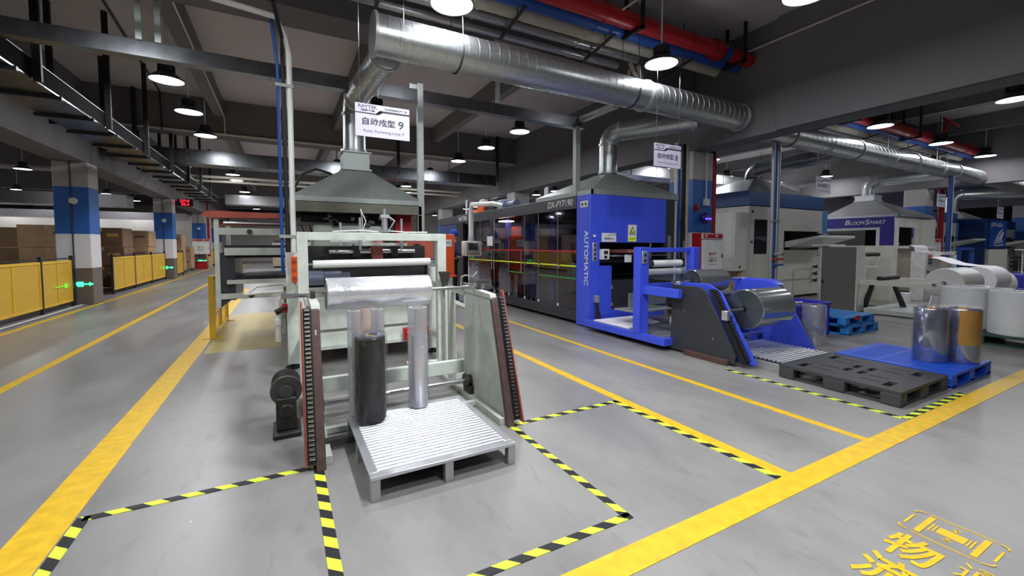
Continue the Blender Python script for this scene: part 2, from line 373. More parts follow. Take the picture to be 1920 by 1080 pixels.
# thin step of render on the near part of the beam above the aisle
struct('ceiling_beam', G().box(7.93, 8.02, -6, 4.62, 3.6, CZ), 'beam')
for y, dy in ((-2.2, .5), (6.4, .6), (14.6, .6), (23.6, .6), (33.0, .6), (42.0, .6)):
    for x0, x1 in ((-17.4, -4.95), (-4.3, 8.0), (8.5, 20.9), (21.4, 33.8)):
        struct('ceiling_beam', G().box(x0, x1, y, y + dy, 4.62, CZ), 'beam')
for x in (-1.48, 1.6, 4.8, 12.3, 15.9, 19.4):
    for y0, y1 in ((-1.7, 6.4), (7.0, 14.6), (15.2, 23.6), (24.2, 33.0)):
        if x < 5 and y0 < 0: continue
        struct('ceiling_beam', G().box(x - .11, x + .11, y0, y1, 5.12, CZ), 'beam')
cols = [(-4.92, 14.57), (-4.95, 24.0), (-5.1, 34.0), (-5.2, 43.2), (8.0, 6.41), (8.0, 14.6), (8.0, 23.2), (8.0, 33), (20.9, 6.6), (20.9, 14.8), (33.8, 6.6), (-17.9, 24.0)]
for x, y in cols:
    struct('concrete_column', G().box(x, x + .66, y, y + .66, 0, 3.6), 'column', bev=.02)
# end wall dressing
struct('trim_1', G().box(-6.5, 8, 47.9, 48, 4.75, 4.95), 'black')

# ================================================================== LAMPS
LZ = 4.4
def make_lamp(x, y):
    t = thing('pendant_lamp', 'lamp', 'lamp', (x, y, LZ))
    g = G().lathe([(.25, -.03), (.26, -.03), (.265, -.02), (.26, -.01), (.17, .07), (.105, .115), (.1, .12), (.0, .12)], (x, y, LZ)); obj('shade', g, 'dark', t)
    g = G().lathe([(0, .26), (.07, .26), (.1, .24), (.11, .2), (.11, .12)], (x, y, LZ), 24)
    for k in range(16):
        a = 2 * PI * k / 16; g.box(.09, .125, -.006, .006, .12, .23, Matrix.Translation((x, y, LZ)) @ Matrix.Rotation(a, 4, 'Z'))
    obj('heat_sink', g, 'dark', t)
    obj('inner_reflector', G().lathe([(.252, -.028), (.15, .06), (.1, .1)], (x, y, LZ)), 'white', t)
    obj('diffuser', G().lathe([(.248, -.02), (.12, -.012), (0, -.01)], (x, y, LZ)), 'lamp_on', t)
    obj('rod', G().cyl((x, y, LZ + .26), (x, y, CZ - .01), .012, n=8), 'white', t)
    ld = bpy.data.lights.new('bulb', 'AREA'); ld.shape = 'DISK'; ld.size = .42; ld.energy = LAMP_W; ld.color = (.95, .97, 1.0)
    lo = bpy.data.objects.new('bulb', ld); COL.objects.link(lo); lo.location = (x, y, LZ - .035); adopt(lo, t)
    return t
lampX = [(-1.7, 'over the left aisle'), (1.85, 'above the left machine'), (5.35, 'over the middle walkway'), (12.75, 'in the first row right of the big beam'),
         (16.4, 'in the second row right of the big beam'), (19.95, 'in the third row right of the big beam'), (25.2, 'far right, first row beyond the second column'), (28.6, 'far right, second row beyond the second column')]
lampY = [2.8, 4.93, 9.5, 11.5, 13.75, 16.9, 18.8, 20.7, 22.4, 27, 29.2, 31.2, 36, 39]
ordn = ['nearest', 'second', 'third', 'fourth', 'fifth', 'sixth', 'seventh', 'eighth', 'ninth', 'tenth', 'eleventh', 'twelfth', 'thirteenth', 'fourteenth', 'fifteenth', 'sixteenth']
lamp0 = None
for x, wh in lampX:
    k = 0
    for y in lampY:
        if x > 20 and y < 2: continue
        if x == -1.7 and y == 16.9: continue
        lb = 'pendant lamp %s, %s one from the camera' % (wh, ordn[k])
        if lamp0 is None: lamp0 = make_lamp(x, y); lamp0['label'] = lb; lamp0['group'] = 'pendant lamps under the ceiling'
        else: dup(lamp0, label=lb, loc=(x, y, LZ))
        k += 1
for j, (x, y) in enumerate([(-8.5, 14.6), (-8.5, 22.9), (-8.6, 28.0), (-8.5, 31.6), (-11.9, 22.9), (-11.9, 31.4), (-15, 22.9), (-15, 31), (-8.2, 35.6), (-11, 35.6), (-14, 35.6)]):
    dup(lamp0, label='pendant lamp over the carton storage, %s from the camera' % ordn[j], loc=(x, y, LZ))
# lamps of the same grid behind and beside the photographer light the foreground
for j, (x, y) in enumerate([(-1.7, .7), (1.85, .7), (1.85, -1.2), (-8.5, 6), (-8.5, 9)]):
    dup(lamp0, label='pendant lamp behind the camera, %s of the near lamps' % ordn[j], loc=(x, y, LZ))

for o in list(bpy.data.objects):
    if o.type == 'LIGHT' and o.parent and abs(o.parent.location.x - 1.85) < .01 and abs(o.parent.location.y) < 3:
        o.data = o.data.copy(); o.data.energy = LAMP_W * 2.3
    if o.type == 'LIGHT' and o.parent and o.parent.location.x > 4 and o.parent.location.y < 6:
        o.data = o.data.copy(); o.data.energy = LAMP_W * .65
# ================================================================== FLOOR MARKINGS
def mark(name, x0, x1, y0, y1, m, label, cat, z=.002):
    return tag(obj(name, G().box(x0, x1, y0, y1, .0, z), m), label, cat)
mark('floor_line', -4.25, -4.15, 2, 46, 'yellow', 'yellow floor line along the foot of the yellow fence', 'floor marking')
mark('floor_line', -2.66, -2.55, 2, 46, 'yellow', 'yellow floor line down the middle of the left aisle', 'floor marking')
mark('floor_line', -1.26, -1.04, -3, 17.5, 'yellow', 'wide yellow floor line running past the yellow mesh guard, left of the hazard tape', 'floor marking')
mark('floor_line', 2.82, 2.92, 1.53, 16, 'yellow', 'yellow floor line in the walkway with hazard tape along its near end', 'floor marking')
mark('floor_line', 3.9, 3.98, 1.53, 16, 'yellow', 'narrow yellow floor line closest to the blue machine', 'floor marking')
mark('floor_line', -3, 60, 1.38, 1.53, 'yellow', 'broad yellow floor line crossing the front of the picture to the right', 'floor marking', .003)
def haz(x0, x1, y0, y1, d, label): mark('hazard_tape', x0, x1, y0, y1, HAZ[d], label, 'floor tape', .004)
haz(-1.0, .17, 3.08, 3.13, 'x', 'black and yellow hazard tape between the wide yellow line and the unwinder foot')
haz(-1.03, -.97, .6, 3.13, 'y', 'black and yellow hazard tape along the wide left yellow line')
haz(.15, .21, .6, 3.12, 'y', 'black and yellow hazard tape left of the metal pallet, running to the camera')
haz(1.66, 2.8, 3.04, 3.09, 'x', 'black and yellow hazard tape from the unwinder plate to the walkway line')
haz(1.62, 1.67, 1.7, 3.06, 'y', 'black and yellow hazard tape right of the metal pallet')
haz(.3, 1.67, 1.68, 1.73, 'x', 'black and yellow hazard tape in front of the metal pallet')
haz(2.76, 2.815, 1.53, 3.09, 'y', 'black and yellow hazard tape along the walkway line')
haz(4.69, 4.74, 1.58, 3.25, 'y', 'black and yellow hazard tape left of the black pallet')
haz(4.74, 6.05, 1.535, 1.59, 'x', 'black and yellow hazard tape in front of the black pallet')
haz(6.0, 7.6, 2.95, 3.0, 'x', 'faint hazard tape behind the blue pallet')
mark('hatched_floor_patch', -1.0, -.05, 7.15, 11.0, 'hatch', 'floor patch of fine yellow stripes beside the yellow mesh guard', 'floor marking')
# stencil: reading direction -Y, up +X
R_, U_ = (0, -1, 0), (1, 0, 0)
g = G()
def sq(u0, u1, v0, v1): g.box(2.87 + v0, 2.87 + v1, .96 - u1, .96 - u0, .0, .003)
sq(.055, .08, .03, .25); sq(.265, .29, .03, .25)          # two bars
sq(.12, .225, .105, .175); sq(.09, .097, .09, .19); sq(.104, .111, .1, .18); sq(.232, .239, .1, .18); sq(.246, .253, .09, .19)
sq(.165, .178, .19, .225); sq(.165, .178, .055, .09); sq(.155, .188, .21, .218); sq(.155, .188, .062, .07)
for v in (0., .272): sq(.05, .3, v, v + .006)
for u in (0., .335): sq(u, u + .01, .07, .2)
for (cx, cy, a0) in ((.035, .235, PI / 2), (.035, .04, PI), (.31, .04, 3 * PI / 2), (.31, .235, 0)):
    pts = [(cx + .04 * math.cos(a0 + PI / 2 * i / 6), cy + .035 * math.sin(a0 + PI / 2 * i / 6)) for i in range(7)]
    for p, q in zip(pts, pts[1:]):
        d = Vector((q[0] - p[0], q[1] - p[1])); n_ = Vector((-d.y, d.x)).normalized() * .005
        P = [(2.87 + a[1] + s_ * n_.y, .96 - a[0] - s_ * n_.x, .0035) for a, s_ in ((p, 1), (q, 1), (q, -1), (p, -1))]
        g.b.faces.new([g.b.verts.new(k) for k in P])
tag(obj('floor_stencil', g, 'yellow'), 'yellow stencilled vehicle symbol in a rounded outline on the floor', 'floor marking')
o = text('物', (2.575, .945, 0), R_, U_, .2, .25, 'yellow', bold=.02, depth=.003, name='floor_stencil'); tag(o, 'large yellow stencilled Chinese character beside the vehicle symbol', 'floor marking')
o = text('流', (2.29, .945, 0), R_, U_, .2, .25, 'yellow', bold=.02, depth=.003, name='floor_stencil'); tag(o, 'yellow stencilled Chinese character at the lower edge, below the larger one', 'floor marking')
o = text('通道', (2.66, .69, 0), R_, U_, .3, .16, 'yellow', bold=-.0, depth=.003, name='floor_stencil'); tag(o, 'thin yellow stencilled lettering cut by the lower right corner', 'floor marking')

# ================================================================== STORAGE FENCE AND LEFT AISLE
posts = [8.4, 10.6, 12.8, 14.33, 17.16, 19.4, 21.56, 23.75, 25.6, 27.6, 34.9, 36.9, 38.9, 41]
skip = {(14.33, 17.16), (27.6, 34.9), (23.75, 25.6)}
fx = -4.58
nf = 0
pm = M['fence']
def perforated():
    m = mat('perforated_yellow_sheet', (222, 180, 50), .5, var=.04); nt = m.node_tree; N = nt.nodes; L = nt.links; b = N['Principled BSDF']
    geo = N.new('ShaderNodeNewGeometry'); v = N.new('ShaderNodeTexVoronoi'); v.inputs['Scale'].default_value = 26; v.inputs['Randomness'].default_value = 0
    L.new(geo.outputs['Position'], v.inputs[0]); lt = math_node(N, L, 'LESS_THAN', v.outputs['Distance'], .34)
    src = b.inputs['Base Color'].links[0].from_socket; mx = N.new('ShaderNodeMix'); mx.data_type = 'RGBA'; mx.inputs[7].default_value = srgb(176, 132, 36)
    L.new(lt, mx.inputs[0]); L.new(src, mx.inputs[6]); L.new(mx.outputs[2], b.inputs['Base Color']); return m
M['perf'] = perforated()
names_f = ['first', 'second', 'third', 'fourth', 'fifth', 'sixth', 'seventh', 'eighth', 'ninth', 'tenth', 'eleventh', 'twelfth', 'thirteenth']
for a, b in zip(posts, posts[1:]):
    if (a, b) in skip: continue
    t = thing('safety_fence', 'yellow perforated fence bay with black end posts, %s bay from the left edge' % names_f[nf], 'fence', (fx, a, 0), 'yellow fence bays along the storage area'); nf += 1
    y0, y1 = a + .03, b - .03; mid = (y0 + y1) / 2
    g = G().box(fx - .02, fx + .02, y0, y1, 1.1, 1.15).box(fx - .02, fx + .02, y0, y1, .14, .19)
    for y in (y0, mid - .02, y1 - .04): g.box(fx - .02, fx + .02, y, y + .04, .19, 1.1)
    obj('panel_frame', g, 'fence', t); obj('perforated_sheet', G().box(fx - .004, fx + .004, y0 + .03, y1 - .03, .18, 1.11), 'perf', t)
    for y in ((a, b) if (b in (14.33, 23.75, 27.6, 41)) else (a,)):
        obj('post', G().box(fx - .03, fx + .03, y - .03, y + .03, 0, 1.26).box(fx - .08, fx + .08, y - .08, y + .08, 0, .012), 'black', t)
    obj('rail', G().box(fx - .015, fx + .015, a, b, 1.18, 1.21).box(fx - .012, fx + .012, a, b, .07, .1), 'black', t)
# low concrete kerb with cable under the fence
tag(obj('kerb', G().box(-4.75, -4.36, 6, 14.5, 0, .02).box(-4.75, -4.36, 15.3, 23.9, 0, .02), 'beam'), 'low grey kerb strip under the yellow fence', 'kerb')
tag(obj('cable', G().tube([(-4.42, 6, .03), (-4.43, 10, .03), (-4.42, 13, .03), (-4.43, 14.4, .03)], .012, 8), 'white'), 'white cable lying along the foot of the nearest fence bays', 'cable')
def arrow_sign(x, y, z, s, lab):
    t = thing('exit_arrow_sign', lab, 'sign', (x, y, z), 'green arrow lights on the column feet')
    obj('arrow', G().prism([(x - .02 * s, z + .015), (x + .1 * s, z + .015), (x + .1 * s, z + .05), (x + .2 * s, z), (x + .1 * s, z - .05), (x + .1 * s, z - .015), (x - .02 * s, z - .015)], 1, y - .012, y), 'green_on', t)
    obj('pictogram', G().box(x - .16 * s, x - .03 * s, y - .014, y, z - .06, z + .06).box(x - .2 * s, x - .17 * s, y - .014, y, z - .02, z + .05), 'green_on', t)
arrow_sign(-4.42, 14.57, .53, .85, 'green arrow light at the foot of the nearest blue and white column')
arrow_sign(-4.5, 24.0, .53, .9, 'green arrow light at the foot of the second blue and white column')
arrow_sign(-4.6, 34.0, .53, 1.2, 'green arrow light at the foot of the third blue and white column')
arrow_sign(-4.7, 43.2, .56, 1.6, 'green arrow light at the foot of the farthest column')
for y, lab in ((13.9, 'glowing shape imitating the green arrow reflection on the fence before the nearest column'), (23.4, 'dim glowing shape imitating the green arrow reflection on the fence before the second column')):
    tag(obj('arrow_reflection', G().box(fx + .022, fx + .03, y - .05, y + .1, .5, .6).box(fx + .022, fx + .03, y - .5, y - .05, .54, .56), 'green_reflect'), lab, 'sign')  # glowing strips stand in for the arrow light's reflection in the fence
for (x, y), lab in zip(cols[:3], ('nearest', 'second', 'third')):
    t = thing('wall_fan_sensor', 'small round white disc fixed high on the %s left column' % lab, 'sensor', (x + .3, y, 2.6))
    obj('disc', G().lathe([(0, -.03), (.07, -.03), (.085, -.01), (.085, 0)], (x + .36, y - .001, 2.62), 24, axis='y'), 'cream', t)
    tag(obj('conduit', G().tube([(x + .33, y - .015, 0), (x + .33, y - .015, 3.6)], .014, 8), 'dark'), 'dark conduit running up the %s left column' % lab, 'conduit')
# clock display
t = thing('digital_clock', 'black hanging display with red glowing digits beside the third column', 'clock', (-4.25, 25.2, 3.5))
obj('housing', G().box(-4.6, -3.7, 25.2, 25.35, 3.38, 3.72), 'black', t, .02)
text('27:4', (-4.2, 25.19, 3.56), (1, 0, 0), (0, 0, 1), .36, .12, 'red_on', t, .02, name='digits'); text('55.4', (-4.15, 25.19, 3.41), (1, 0, 0), (0, 0, 1), .3, .11, 'red_on', t, .02, name='digits')
obj('hanger', G().tube([(-3.9, 25.28, 3.72), (-3.7, 25.28, 3.85), (-3.7, 25.28, 4.2)], .02, 8), 'white', t)
# hydrant cabinet at third column
def hydrant(x, y, z0, lab, wd=.72, ht=.85, dp=.24):
    t = thing('fire_hydrant_cabinet', lab, 'fire cabinet', (x, y, z0))
    obj('body', G().box(x, x + wd, y - dp, y, z0, z0 + ht), 'red', t, .01)
    obj('door', G().box(x + .01, x + wd - .01, y - dp - .02, y - dp, z0 + .01, z0 + ht * .83), 'white', t, .008)
    obj('header', G().box(x + .01, x + wd - .01, y - dp - .02, y - dp, z0 + ht * .85, z0 + ht - .01), 'white', t)
    obj('red_band', G().box(x + .05, x + wd - .03, y - dp - .025, y - dp - .018, z0 + ht * .87, z0 + ht * .97), 'red', t)
    for q in (.14, .62): obj('badge', G().box(x + wd * q, x + wd * (q + .09), y - dp - .03, y - dp - .022, z0 + ht * .9, z0 + ht * .95), 'white', t)
    obj('inner_panel', G().box(x + .06, x + wd - .06, y - dp - .026, y - dp - .018, z0 + .05, z0 + ht * .78), 'filmroll', t)
    text('消火栓', (x + wd * .3, y - dp - .028, z0 + ht * .42), (1, 0, 0), (0, 0, 1), wd * .36, ht * .09, 'red', t, .02)
    text('火警119', (x + wd * .3, y - dp - .028, z0 + ht * .25), (1, 0, 0), (0, 0, 1), wd * .36, ht * .09, 'ink', t, .02)
    g = G()
    for q in (.36, .19): g.box(x + wd * .28, x + wd * .68, y - dp - .029, y - dp - .026, z0 + ht * q, z0 + ht * q + .008)
    obj('underline', g, 'red', t); obj('handle', G().box(x + wd - .06, x + wd - .04, y - dp - .04, y - dp - .02, z0 + ht * .36, z0 + ht * .46), 'black', t)
    return t
hydrant(7.98, 6.4, .93, 'white and red fire hydrant cabinet on the blue column behind the blue machine')
hydrant(-5.1, 34.0, .95, 'fire hydrant cabinet on the third left column, above a red bucket', .95, 1.0)
t = thing('fire_bucket', 'red fire extinguisher box on the floor by the third left column', 'fire bucket', (-4.6, 33.6, 0)); obj('box', G().box(-4.85, -4.3, 33.5, 33.9, 0, .45), 'red', t, .02); obj('lid', G().box(-4.87, -4.28, 33.48, 33.92, .45, .5), 'darkred', t)
tag(obj('fire_pipe', G().cyl((-4.25, 34.2, .8), (-4.25, 34.2, 4.9), .07), 'darkred'), 'vertical red pipe beside the third left column', 'pipe')
# poster on farthest column and wall lettering
t = thing('wall_sign', 'dark lettering along the top of the far end wall', 'lettering', (-5, 47.98, 4.3))
text('RAYTEK', (-6.0, 47.96, 4.2), (1, 0, 0), (0, 0, 1), 2.0, .42, 'ink', t, .02)
text('瑞泰包装', (-5.6, 47.96, 3.75), (1, 0, 0), (0, 0, 1), 1.2, .28, 'ink', t, .02)
for i, c in enumerate('精益工业'): text(c, (-3.4 + i * 1.1, 47.96, 4.1), (1, 0, 0), (0, 0, 1), .55, .5, 'ink', t, .02)
text('RAYTEK', (1.3, 47.96, 4.1), (1, 0, 0), (0, 0, 1), 2.0, .45, 'ink', t, .02)
struct('trim_2', G().box(-6.5, 8, 47.88, 48, 3.55, 3.6), 'beam')

# cartons
def carton(x, y, z, w_, d_, h_, m, lab):
    t = thing('carton', lab, 'box', (x, y, z), 'brown cartons in the storage area')
    obj('box', G().box(x, x + w_, y, y + d_, z, z + h_), m, t, .01)
    obj('tape_strip', G().box(x + w_ / 2 - .03, x + w_ / 2 + .03, y - .002, y + d_ + .002, z + h_ - .001, z + h_ + .002).box(x + w_ / 2 - .03, x + w_ / 2 + .03, y - .003, y, z + h_ - .12, z + h_), 'tape', t)
    obj('print_mark', G().box(x + w_ * .62, x + w_ * .9, y - .003, y, z + h_ * .55, z + h_ * .7), 'carton2' if m == 'carton' else 'core', t)
stacks = [(-7.2, 13.2, 3, 'carton2', 1.0), (-8.6, 15.2, 3, 'carton', 1.2), (-6.6, 17.3, 3, 'carton', 1.2), (-9.9, 17.6, 3, 'carton2', 1.2), (-5.9, 19.2, 3, 'carton2', 1.1), (-8.2, 20.2, 3, 'carton', 1.3), (-6.0, 22.3, 3, 'carton', 1.2), (-5.7, 25.8, 3, 'carton2', 1.0), (-7.7, 24.4, 3, 'carton', 1.2), (-5.9, 28.8, 3, 'carton', 1.1), (-7.6, 30.5, 3, 'carton2', 1.1), (-5.8, 31.5, 2, 'carton', 1.0), (-10.6, 23.5, 3, 'carton', 1.3), (-12.9, 21.5, 3, 'carton', 1.3)]
for si, (x, y, n, m, w_) in enumerate(stacks):
    hh = .66
    for k in range(n):
        lv = ('lowest', 'middle', 'topmost')[k] if n == 3 else ('lower', 'upper')[k]
        carton(x + random.uniform(-.02, .02), y, .14 + k * hh, w_, 1.1, hh - .012, m, 'brown carton, %s of the %s stack back from the left edge of the storage area' % (lv, ordn[si]))
    t = thing('storage_pallet', 'wooden pallet under the %s stack of cartons from the left edge' % ordn[si], 'pallet', (x, y, 0), 'pallets under the cartons')
    obj('deck', G().box(x - .05, x + w_ + .05, y - .03, y + 1.13, .1, .138), 'wood', t)
    obj('runner', G().box(x - .05, x + .05, y - .03, y + 1.13, 0, .1).box(x + w_ - .05, x + w_ + .05, y - .03, y + 1.13, 0, .1), 'wood', t)
# low dividing wall behind the cartons, bright under the lamps
struct('wall_storage', G().box(-17, -4.4, 36.5, 36.7, 0, 3.55), 'wall')

# ================================================================== DUCTS, PIPES AND OVERHEAD STEEL
def ribbed(g, p0, p1, r, pitch=.14, rib=.003, n=36):
    p0, p1 = Vector(p0), Vector(p1); Ln = (p1 - p0).length; k = max(1, int(Ln / pitch)); P = []; R = []
    for i in range(k):
        a, b = i / k, (i + 1) / k
        for t, rr in ((a, r), (b - .0125 / Ln, r), (b - .012 / Ln, r + rib), (b - .0005 / Ln, r + rib)): P.append(p0.lerp(p1, t)); R.append(rr)
    P.append(p1); R.append(r); g.tube(P, R, n)
def collar(g, p0, p1, r): g.cyl(p0, p1, r, n=36)
t = thing('exhaust_duct', 'large round galvanised exhaust duct left of the big beam, ending above the 9 sign', 'duct', (1, 5.3, 3.99))
DY, DZ, DR = 5.3, 3.99, .235
g = G(); ribbed(g, (1.0, DY, DZ), (8.0, DY, DZ), DR); obj('duct_body', g, 'duct', t)
for x in (.99, 5.32, 7.86): g = G(); collar(g, (x, DY, DZ), (x + .035, DY, DZ), DR + .022); obj('flange', g, 'galv', t)
for x in (2.05, 5.05): obj('hanger_strap', G().tube(arc((x, DY, DZ), DR + .012, -PI * 1.0, 0, (0, 1, 0), (0, 0, 1), 16), .01, 6).cyl((x, DY - DR, DZ), (x, DY - DR + .12, CZ - .01), .006, n=6).cyl((x, DY + DR, DZ), (x, DY + DR - .12, CZ - .01), .006, n=6), 'dark', t)
t = thing('exhaust_duct', 'long round galvanised exhaust duct running right beyond the big beam', 'duct', (8.5, 5.3, 3.84))
g = G(); ribbed(g, (8.5, DY, 3.86), (40, DY, 3.78), DR - .01, .2); obj('duct_body', g, 'duct', t)
for x in (9.55, 12.4, 15.6, 18.6, 22.5, 25.6): g = G(); collar(g, (x, DY, 3.85), (x + .05, DY, 3.85), DR + .015); obj('flange', g, 'galv', t)
for x in (11.0, 14.2, 17.4, 21, 24): obj('hanger_strap', G().tube(arc((x, DY, 3.85), DR + .012, -PI, 0, (0, 1, 0), (0, 0, 1), 16), .012, 6).cyl((x, DY, 3.85 + DR), (x, DY, CZ - .01), .008, n=6), 'galv', t)
def branch(lab, x0, y0, z0, x1, y1, zt, r=.19):
    """branch duct from the main at (x0,y0,z0) to an elbow over (x1,y1), down to zt"""
    t = thing('branch_duct', lab, 'duct', (x1, y1, zt)); a = Vector((x0, y0, z0)); c = Vector((x1, y1, z0)); d = (a - c).normalized(); R = r * 1.35
    e0 = c + d * R
    g = G(); ribbed(g, a, e0, r, .12); obj('horizontal_run', g, 'duct', t)
    cc = e0 - Vector((0, 0, R))
    pts = [cc + Vector((0, 0, R)) * math.cos(i * PI / 12) - d * R * math.sin(i * PI / 12) for i in range(7)]
    obj('elbow', G().tube(pts, [r] * 7, 32), 'duct', t)
    obj('drop', G().cyl(pts[-1], (x1, y1, zt), r, n=32), 'duct', t)
    for p, q in ((e0 + d * .02, e0 - d * .02), (pts[-1] + Vector((0, 0, .02)), pts[-1] - Vector((0, 0, .02))), (Vector((x1, y1, zt + .05)), Vector((x1, y1, zt)))): g = G(); collar(g, p, q, r + .018); obj('flange', g, 'galv', t)
    p = a - d * .06; g = G(); collar(g, p, p - d * .04, r + .02); obj('flange', g, 'galv', t)
    return t
branch('round branch duct dropping to the hood of the machine with the silver roll', 1.2, 5.5, 3.88, 1.09, 7.5, 3.02, .175)
branch('ribbed branch duct elbowing down to the hood of the blue machine', 6.95, 5.48, 3.86, 6.08, 7.0, 3.0, .185)
branch('branch duct down to the hood of the tall cream machine with blue top band', 12.3, 5.48, 3.8, 12.6, 8.0, 3.5, .2)
branch('thin branch duct down to the bright steel hood of the indigo machine', 18.6, 5.48, 3.75, 18.2, 7.3, 3.23, .18)
branch('branch duct at the far right, down to the last hood', 28.0, 5.48, 3.75, 26.5, 7.5, 3.0, .22)
def hood(lab, x0, x1, y0, y1, z0, rim, z1, cx, cy, hw, neck, m='hood'):
    t = thing('exhaust_hood', lab, 'hood', ((x0 + x1) / 2, (y0 + y1) / 2, z0))
    obj('rim', G().box(x0, x1, y0, y0 + .03, z0, z0 + rim).box(x0, x1, y1 - .03, y1, z0, z0 + rim).box(x0, x0 + .03, y0, y1, z0, z0 + rim).box(x1 - .03, x1, y0, y1, z0, z0 + rim), m, t)
    A = [(x0, y0, z0 + rim), (x1, y0, z0 + rim), (x1, y1, z0 + rim), (x0, y1, z0 + rim)]; B = [(cx - hw, cy - hw, z1), (cx + hw, cy - hw, z1), (cx + hw, cy + hw, z1), (cx - hw, cy + hw, z1)]
    obj('canopy', G().loft(A, B, caps=False), m, t, smooth=False)
    if neck: obj('neck', G().box(cx - hw, cx + hw, cy - hw, cy + hw, z1, neck).box(cx - hw - .03, cx + hw + .03, cy - hw - .03, cy + hw + .03, z1, z1 + .025).box(cx - hw - .03, cx + hw + .03, cy - hw - .03, cy + hw + .03, neck - .02, neck), m, t)
    return t
hood('grey galvanised extraction hood over the machine with the silver roll', .12, 1.95, 6.62, 8.4, 2.13, .07, 2.72, 1.09, 7.5, .2, 3.02)
hood('pale hood over the blue machine', 4.95, 7.25, 6.12, 8.1, 2.44, .09, 2.98, 6.08, 7.0, .2, None)
hood('galvanised hood on the tall cream machine with blue top band', 11.0, 14.3, 7.1, 9.0, 2.96, .03, 3.5, 12.6, 8.0, .22, None, 'galv')
hood('bright steel hood on the indigo machine', 17.05, 19.8, 6.0, 8.2, 2.44, .06, 3.05, 18.2, 7.3, .28, 3.25, 'galv2')
hood('pale hood at the far right edge behind the machines', 25.5, 28, 6.8, 8.3, 2.62, .05, 3.0, 26.5, 7.5, .3, None, 'galv')
# horizontal galvanised channel and its posts
t = thing('support_channel', 'long grey metal channel crossing under the ceiling behind the duct', 'channel', (0, 6.6, 3.74))
obj('channel_section', G().prism([(6.6, 3.74), (6.62, 3.93), (6.72, 3.93), (6.76, 3.74)], 0, -2.66, .9).prism([(6.6, 3.74), (6.62, 3.93), (6.72, 3.93), (6.76, 3.74)], 0, 1.32, 5.15), 'ductmetal', t)
obj('brace', G().box(5.0, 5.1, 5.62, 6.6, 3.84, 3.93), 'galv', t)
for x in (-1.43, -1.25, .0, 3.3): obj('hanger', G().box(x - .03, x + .03, 6.6, 6.66, 3.93, CZ - .01), 'hood', t)
tag(obj('channel_post', G().box(1.9, 1.99, 6.6, 6.68, 1.0, 4.02).box(1.78, 1.9, 6.62, 6.66, 3.9, 4.0), 'galv'), 'grey galvanised post right of the hanging sign, in front of the hood', 'post')
tag(obj('channel_post', G().box(4.93, 5.03, 6.58, 6.68, 2.42, 3.76), 'hood'), 'grey galvanised post standing on the blue machine corner', 'post')
# service riser of the left machine: black cable, blue and white pipes
t = thing('service_riser', 'blue, black and white vertical service pipes left of the extraction hood', 'pipe', (.1, 6.2, 0))
obj('white_pipe', G().tube([(.13, 6.2, .9), (.13, 6.2, 3.9), (.08, 6.2, 4.15), (.0, 5.95, 4.24), (-3.0, 5.4, 4.24)], .034, 12), 'filmroll', t)
obj('black_cable', G().tube([(.06, 6.2, .75), (.06, 6.2, 4.1), (-.03, 5.6, 4.26)], .024, 10), 'black', t)
obj('blue_pipe', G().tube([(.0, 6.2, 1.15), (.0, 6.2, 3.75), (-.06, 6.0, 4.29)], .02, 10), 'pipeblue', t)
obj('clamp', G().box(-.03, .17, 6.16, 6.24, 1.6, 1.64).box(-.03, .17, 6.16, 6.24, 3.5, 3.54), 'galv', t)
tag(obj('black_hose', G().tube([(.16, 7.4, 2.35), (.3, 7.5, 2.62), (.5, 7.5, 2.72), (.7, 7.45, 2.66), (.8, 7.4, 2.58)], .02, 10), 'black'), 'black hose arching over the left slope of the extraction hood', 'hose')
# service riser right
t = thing('service_riser', 'blue pipe between two galvanised pipes dropping from the big beam', 'pipe', (9.13, 5.3, 0))
for dx, r, m in ((-.07, .035, 'galv'), (.01, .035, 'pipeblue'), (.1, .045, 'galv')):
    obj('pipe', G().cyl((9.06 + dx, 5.25, .35), (9.06 + dx, 5.25, 3.62), r, n=14), m, t)
for z, m in ((1.22, 'red'), (1.1, 'pipeblue'), (1.32, 'steel')): obj('valve', G().cyl((8.95, 5.18, z), (9.2, 5.18, z), .022, n=10).box(9.18, 9.28, 5.15, 5.2, z - .02, z + .02), m, t)
obj('clamp', G().box(8.93, 9.22, 5.2, 5.3, 2.0, 2.04).box(8.93, 9.22, 5.2, 5.3, .5, .54), 'galv', t)
t = thing('service_riser', 'dark blue riser pipe in the distance, right of the second column', 'pipe', (19.5, 5.2, 0)); obj('pipe', G().cyl((18.2, 5.2, 0), (18.2, 5.2, 3.65), .06), 'navy', t); obj('pipe', G().cyl((18.36, 5.2, 0), (18.36, 5.2, 3.65), .03), 'filmroll', t)
# risers on the right column
t = thing('service_riser', 'white, blue and black pipes left of the right blue and white column', 'pipe', (7.6, 6.4, 2.4))
for x, r, m in ((7.5, .03, 'filmroll'), (7.6, .03, 'pipeblue'), (7.74, .05, 'black'), (7.86, .03, 'pipewhite')): obj('pipe', G().cyl((x, 6.45, 0), (x, 6.45, 3.7), r, n=10), m, t)
tag(obj('fire_pipe', G().cyl((8.95, 6.6, 0), (8.95, 6.6, 3.62), .055, n=16), 'darkred'), 'vertical red pipe right of the right blue and white column', 'pipe')
tag(obj('fire_pipe', G().cyl((21.95, 6.5, 0), (21.95, 6.5, 3.6), .09, n=16), 'darkred'), 'vertical red pipe right of the second right column', 'pipe')
tag(obj('conduit', G().tube([(8.4, 6.38, 3.6), (8.4, 6.38, 2.55)], .014, 8).box(8.33, 8.47, 6.33, 6.4, 2.4, 2.55), 'white'), 'white conduit and switch box on the right column', 'conduit')
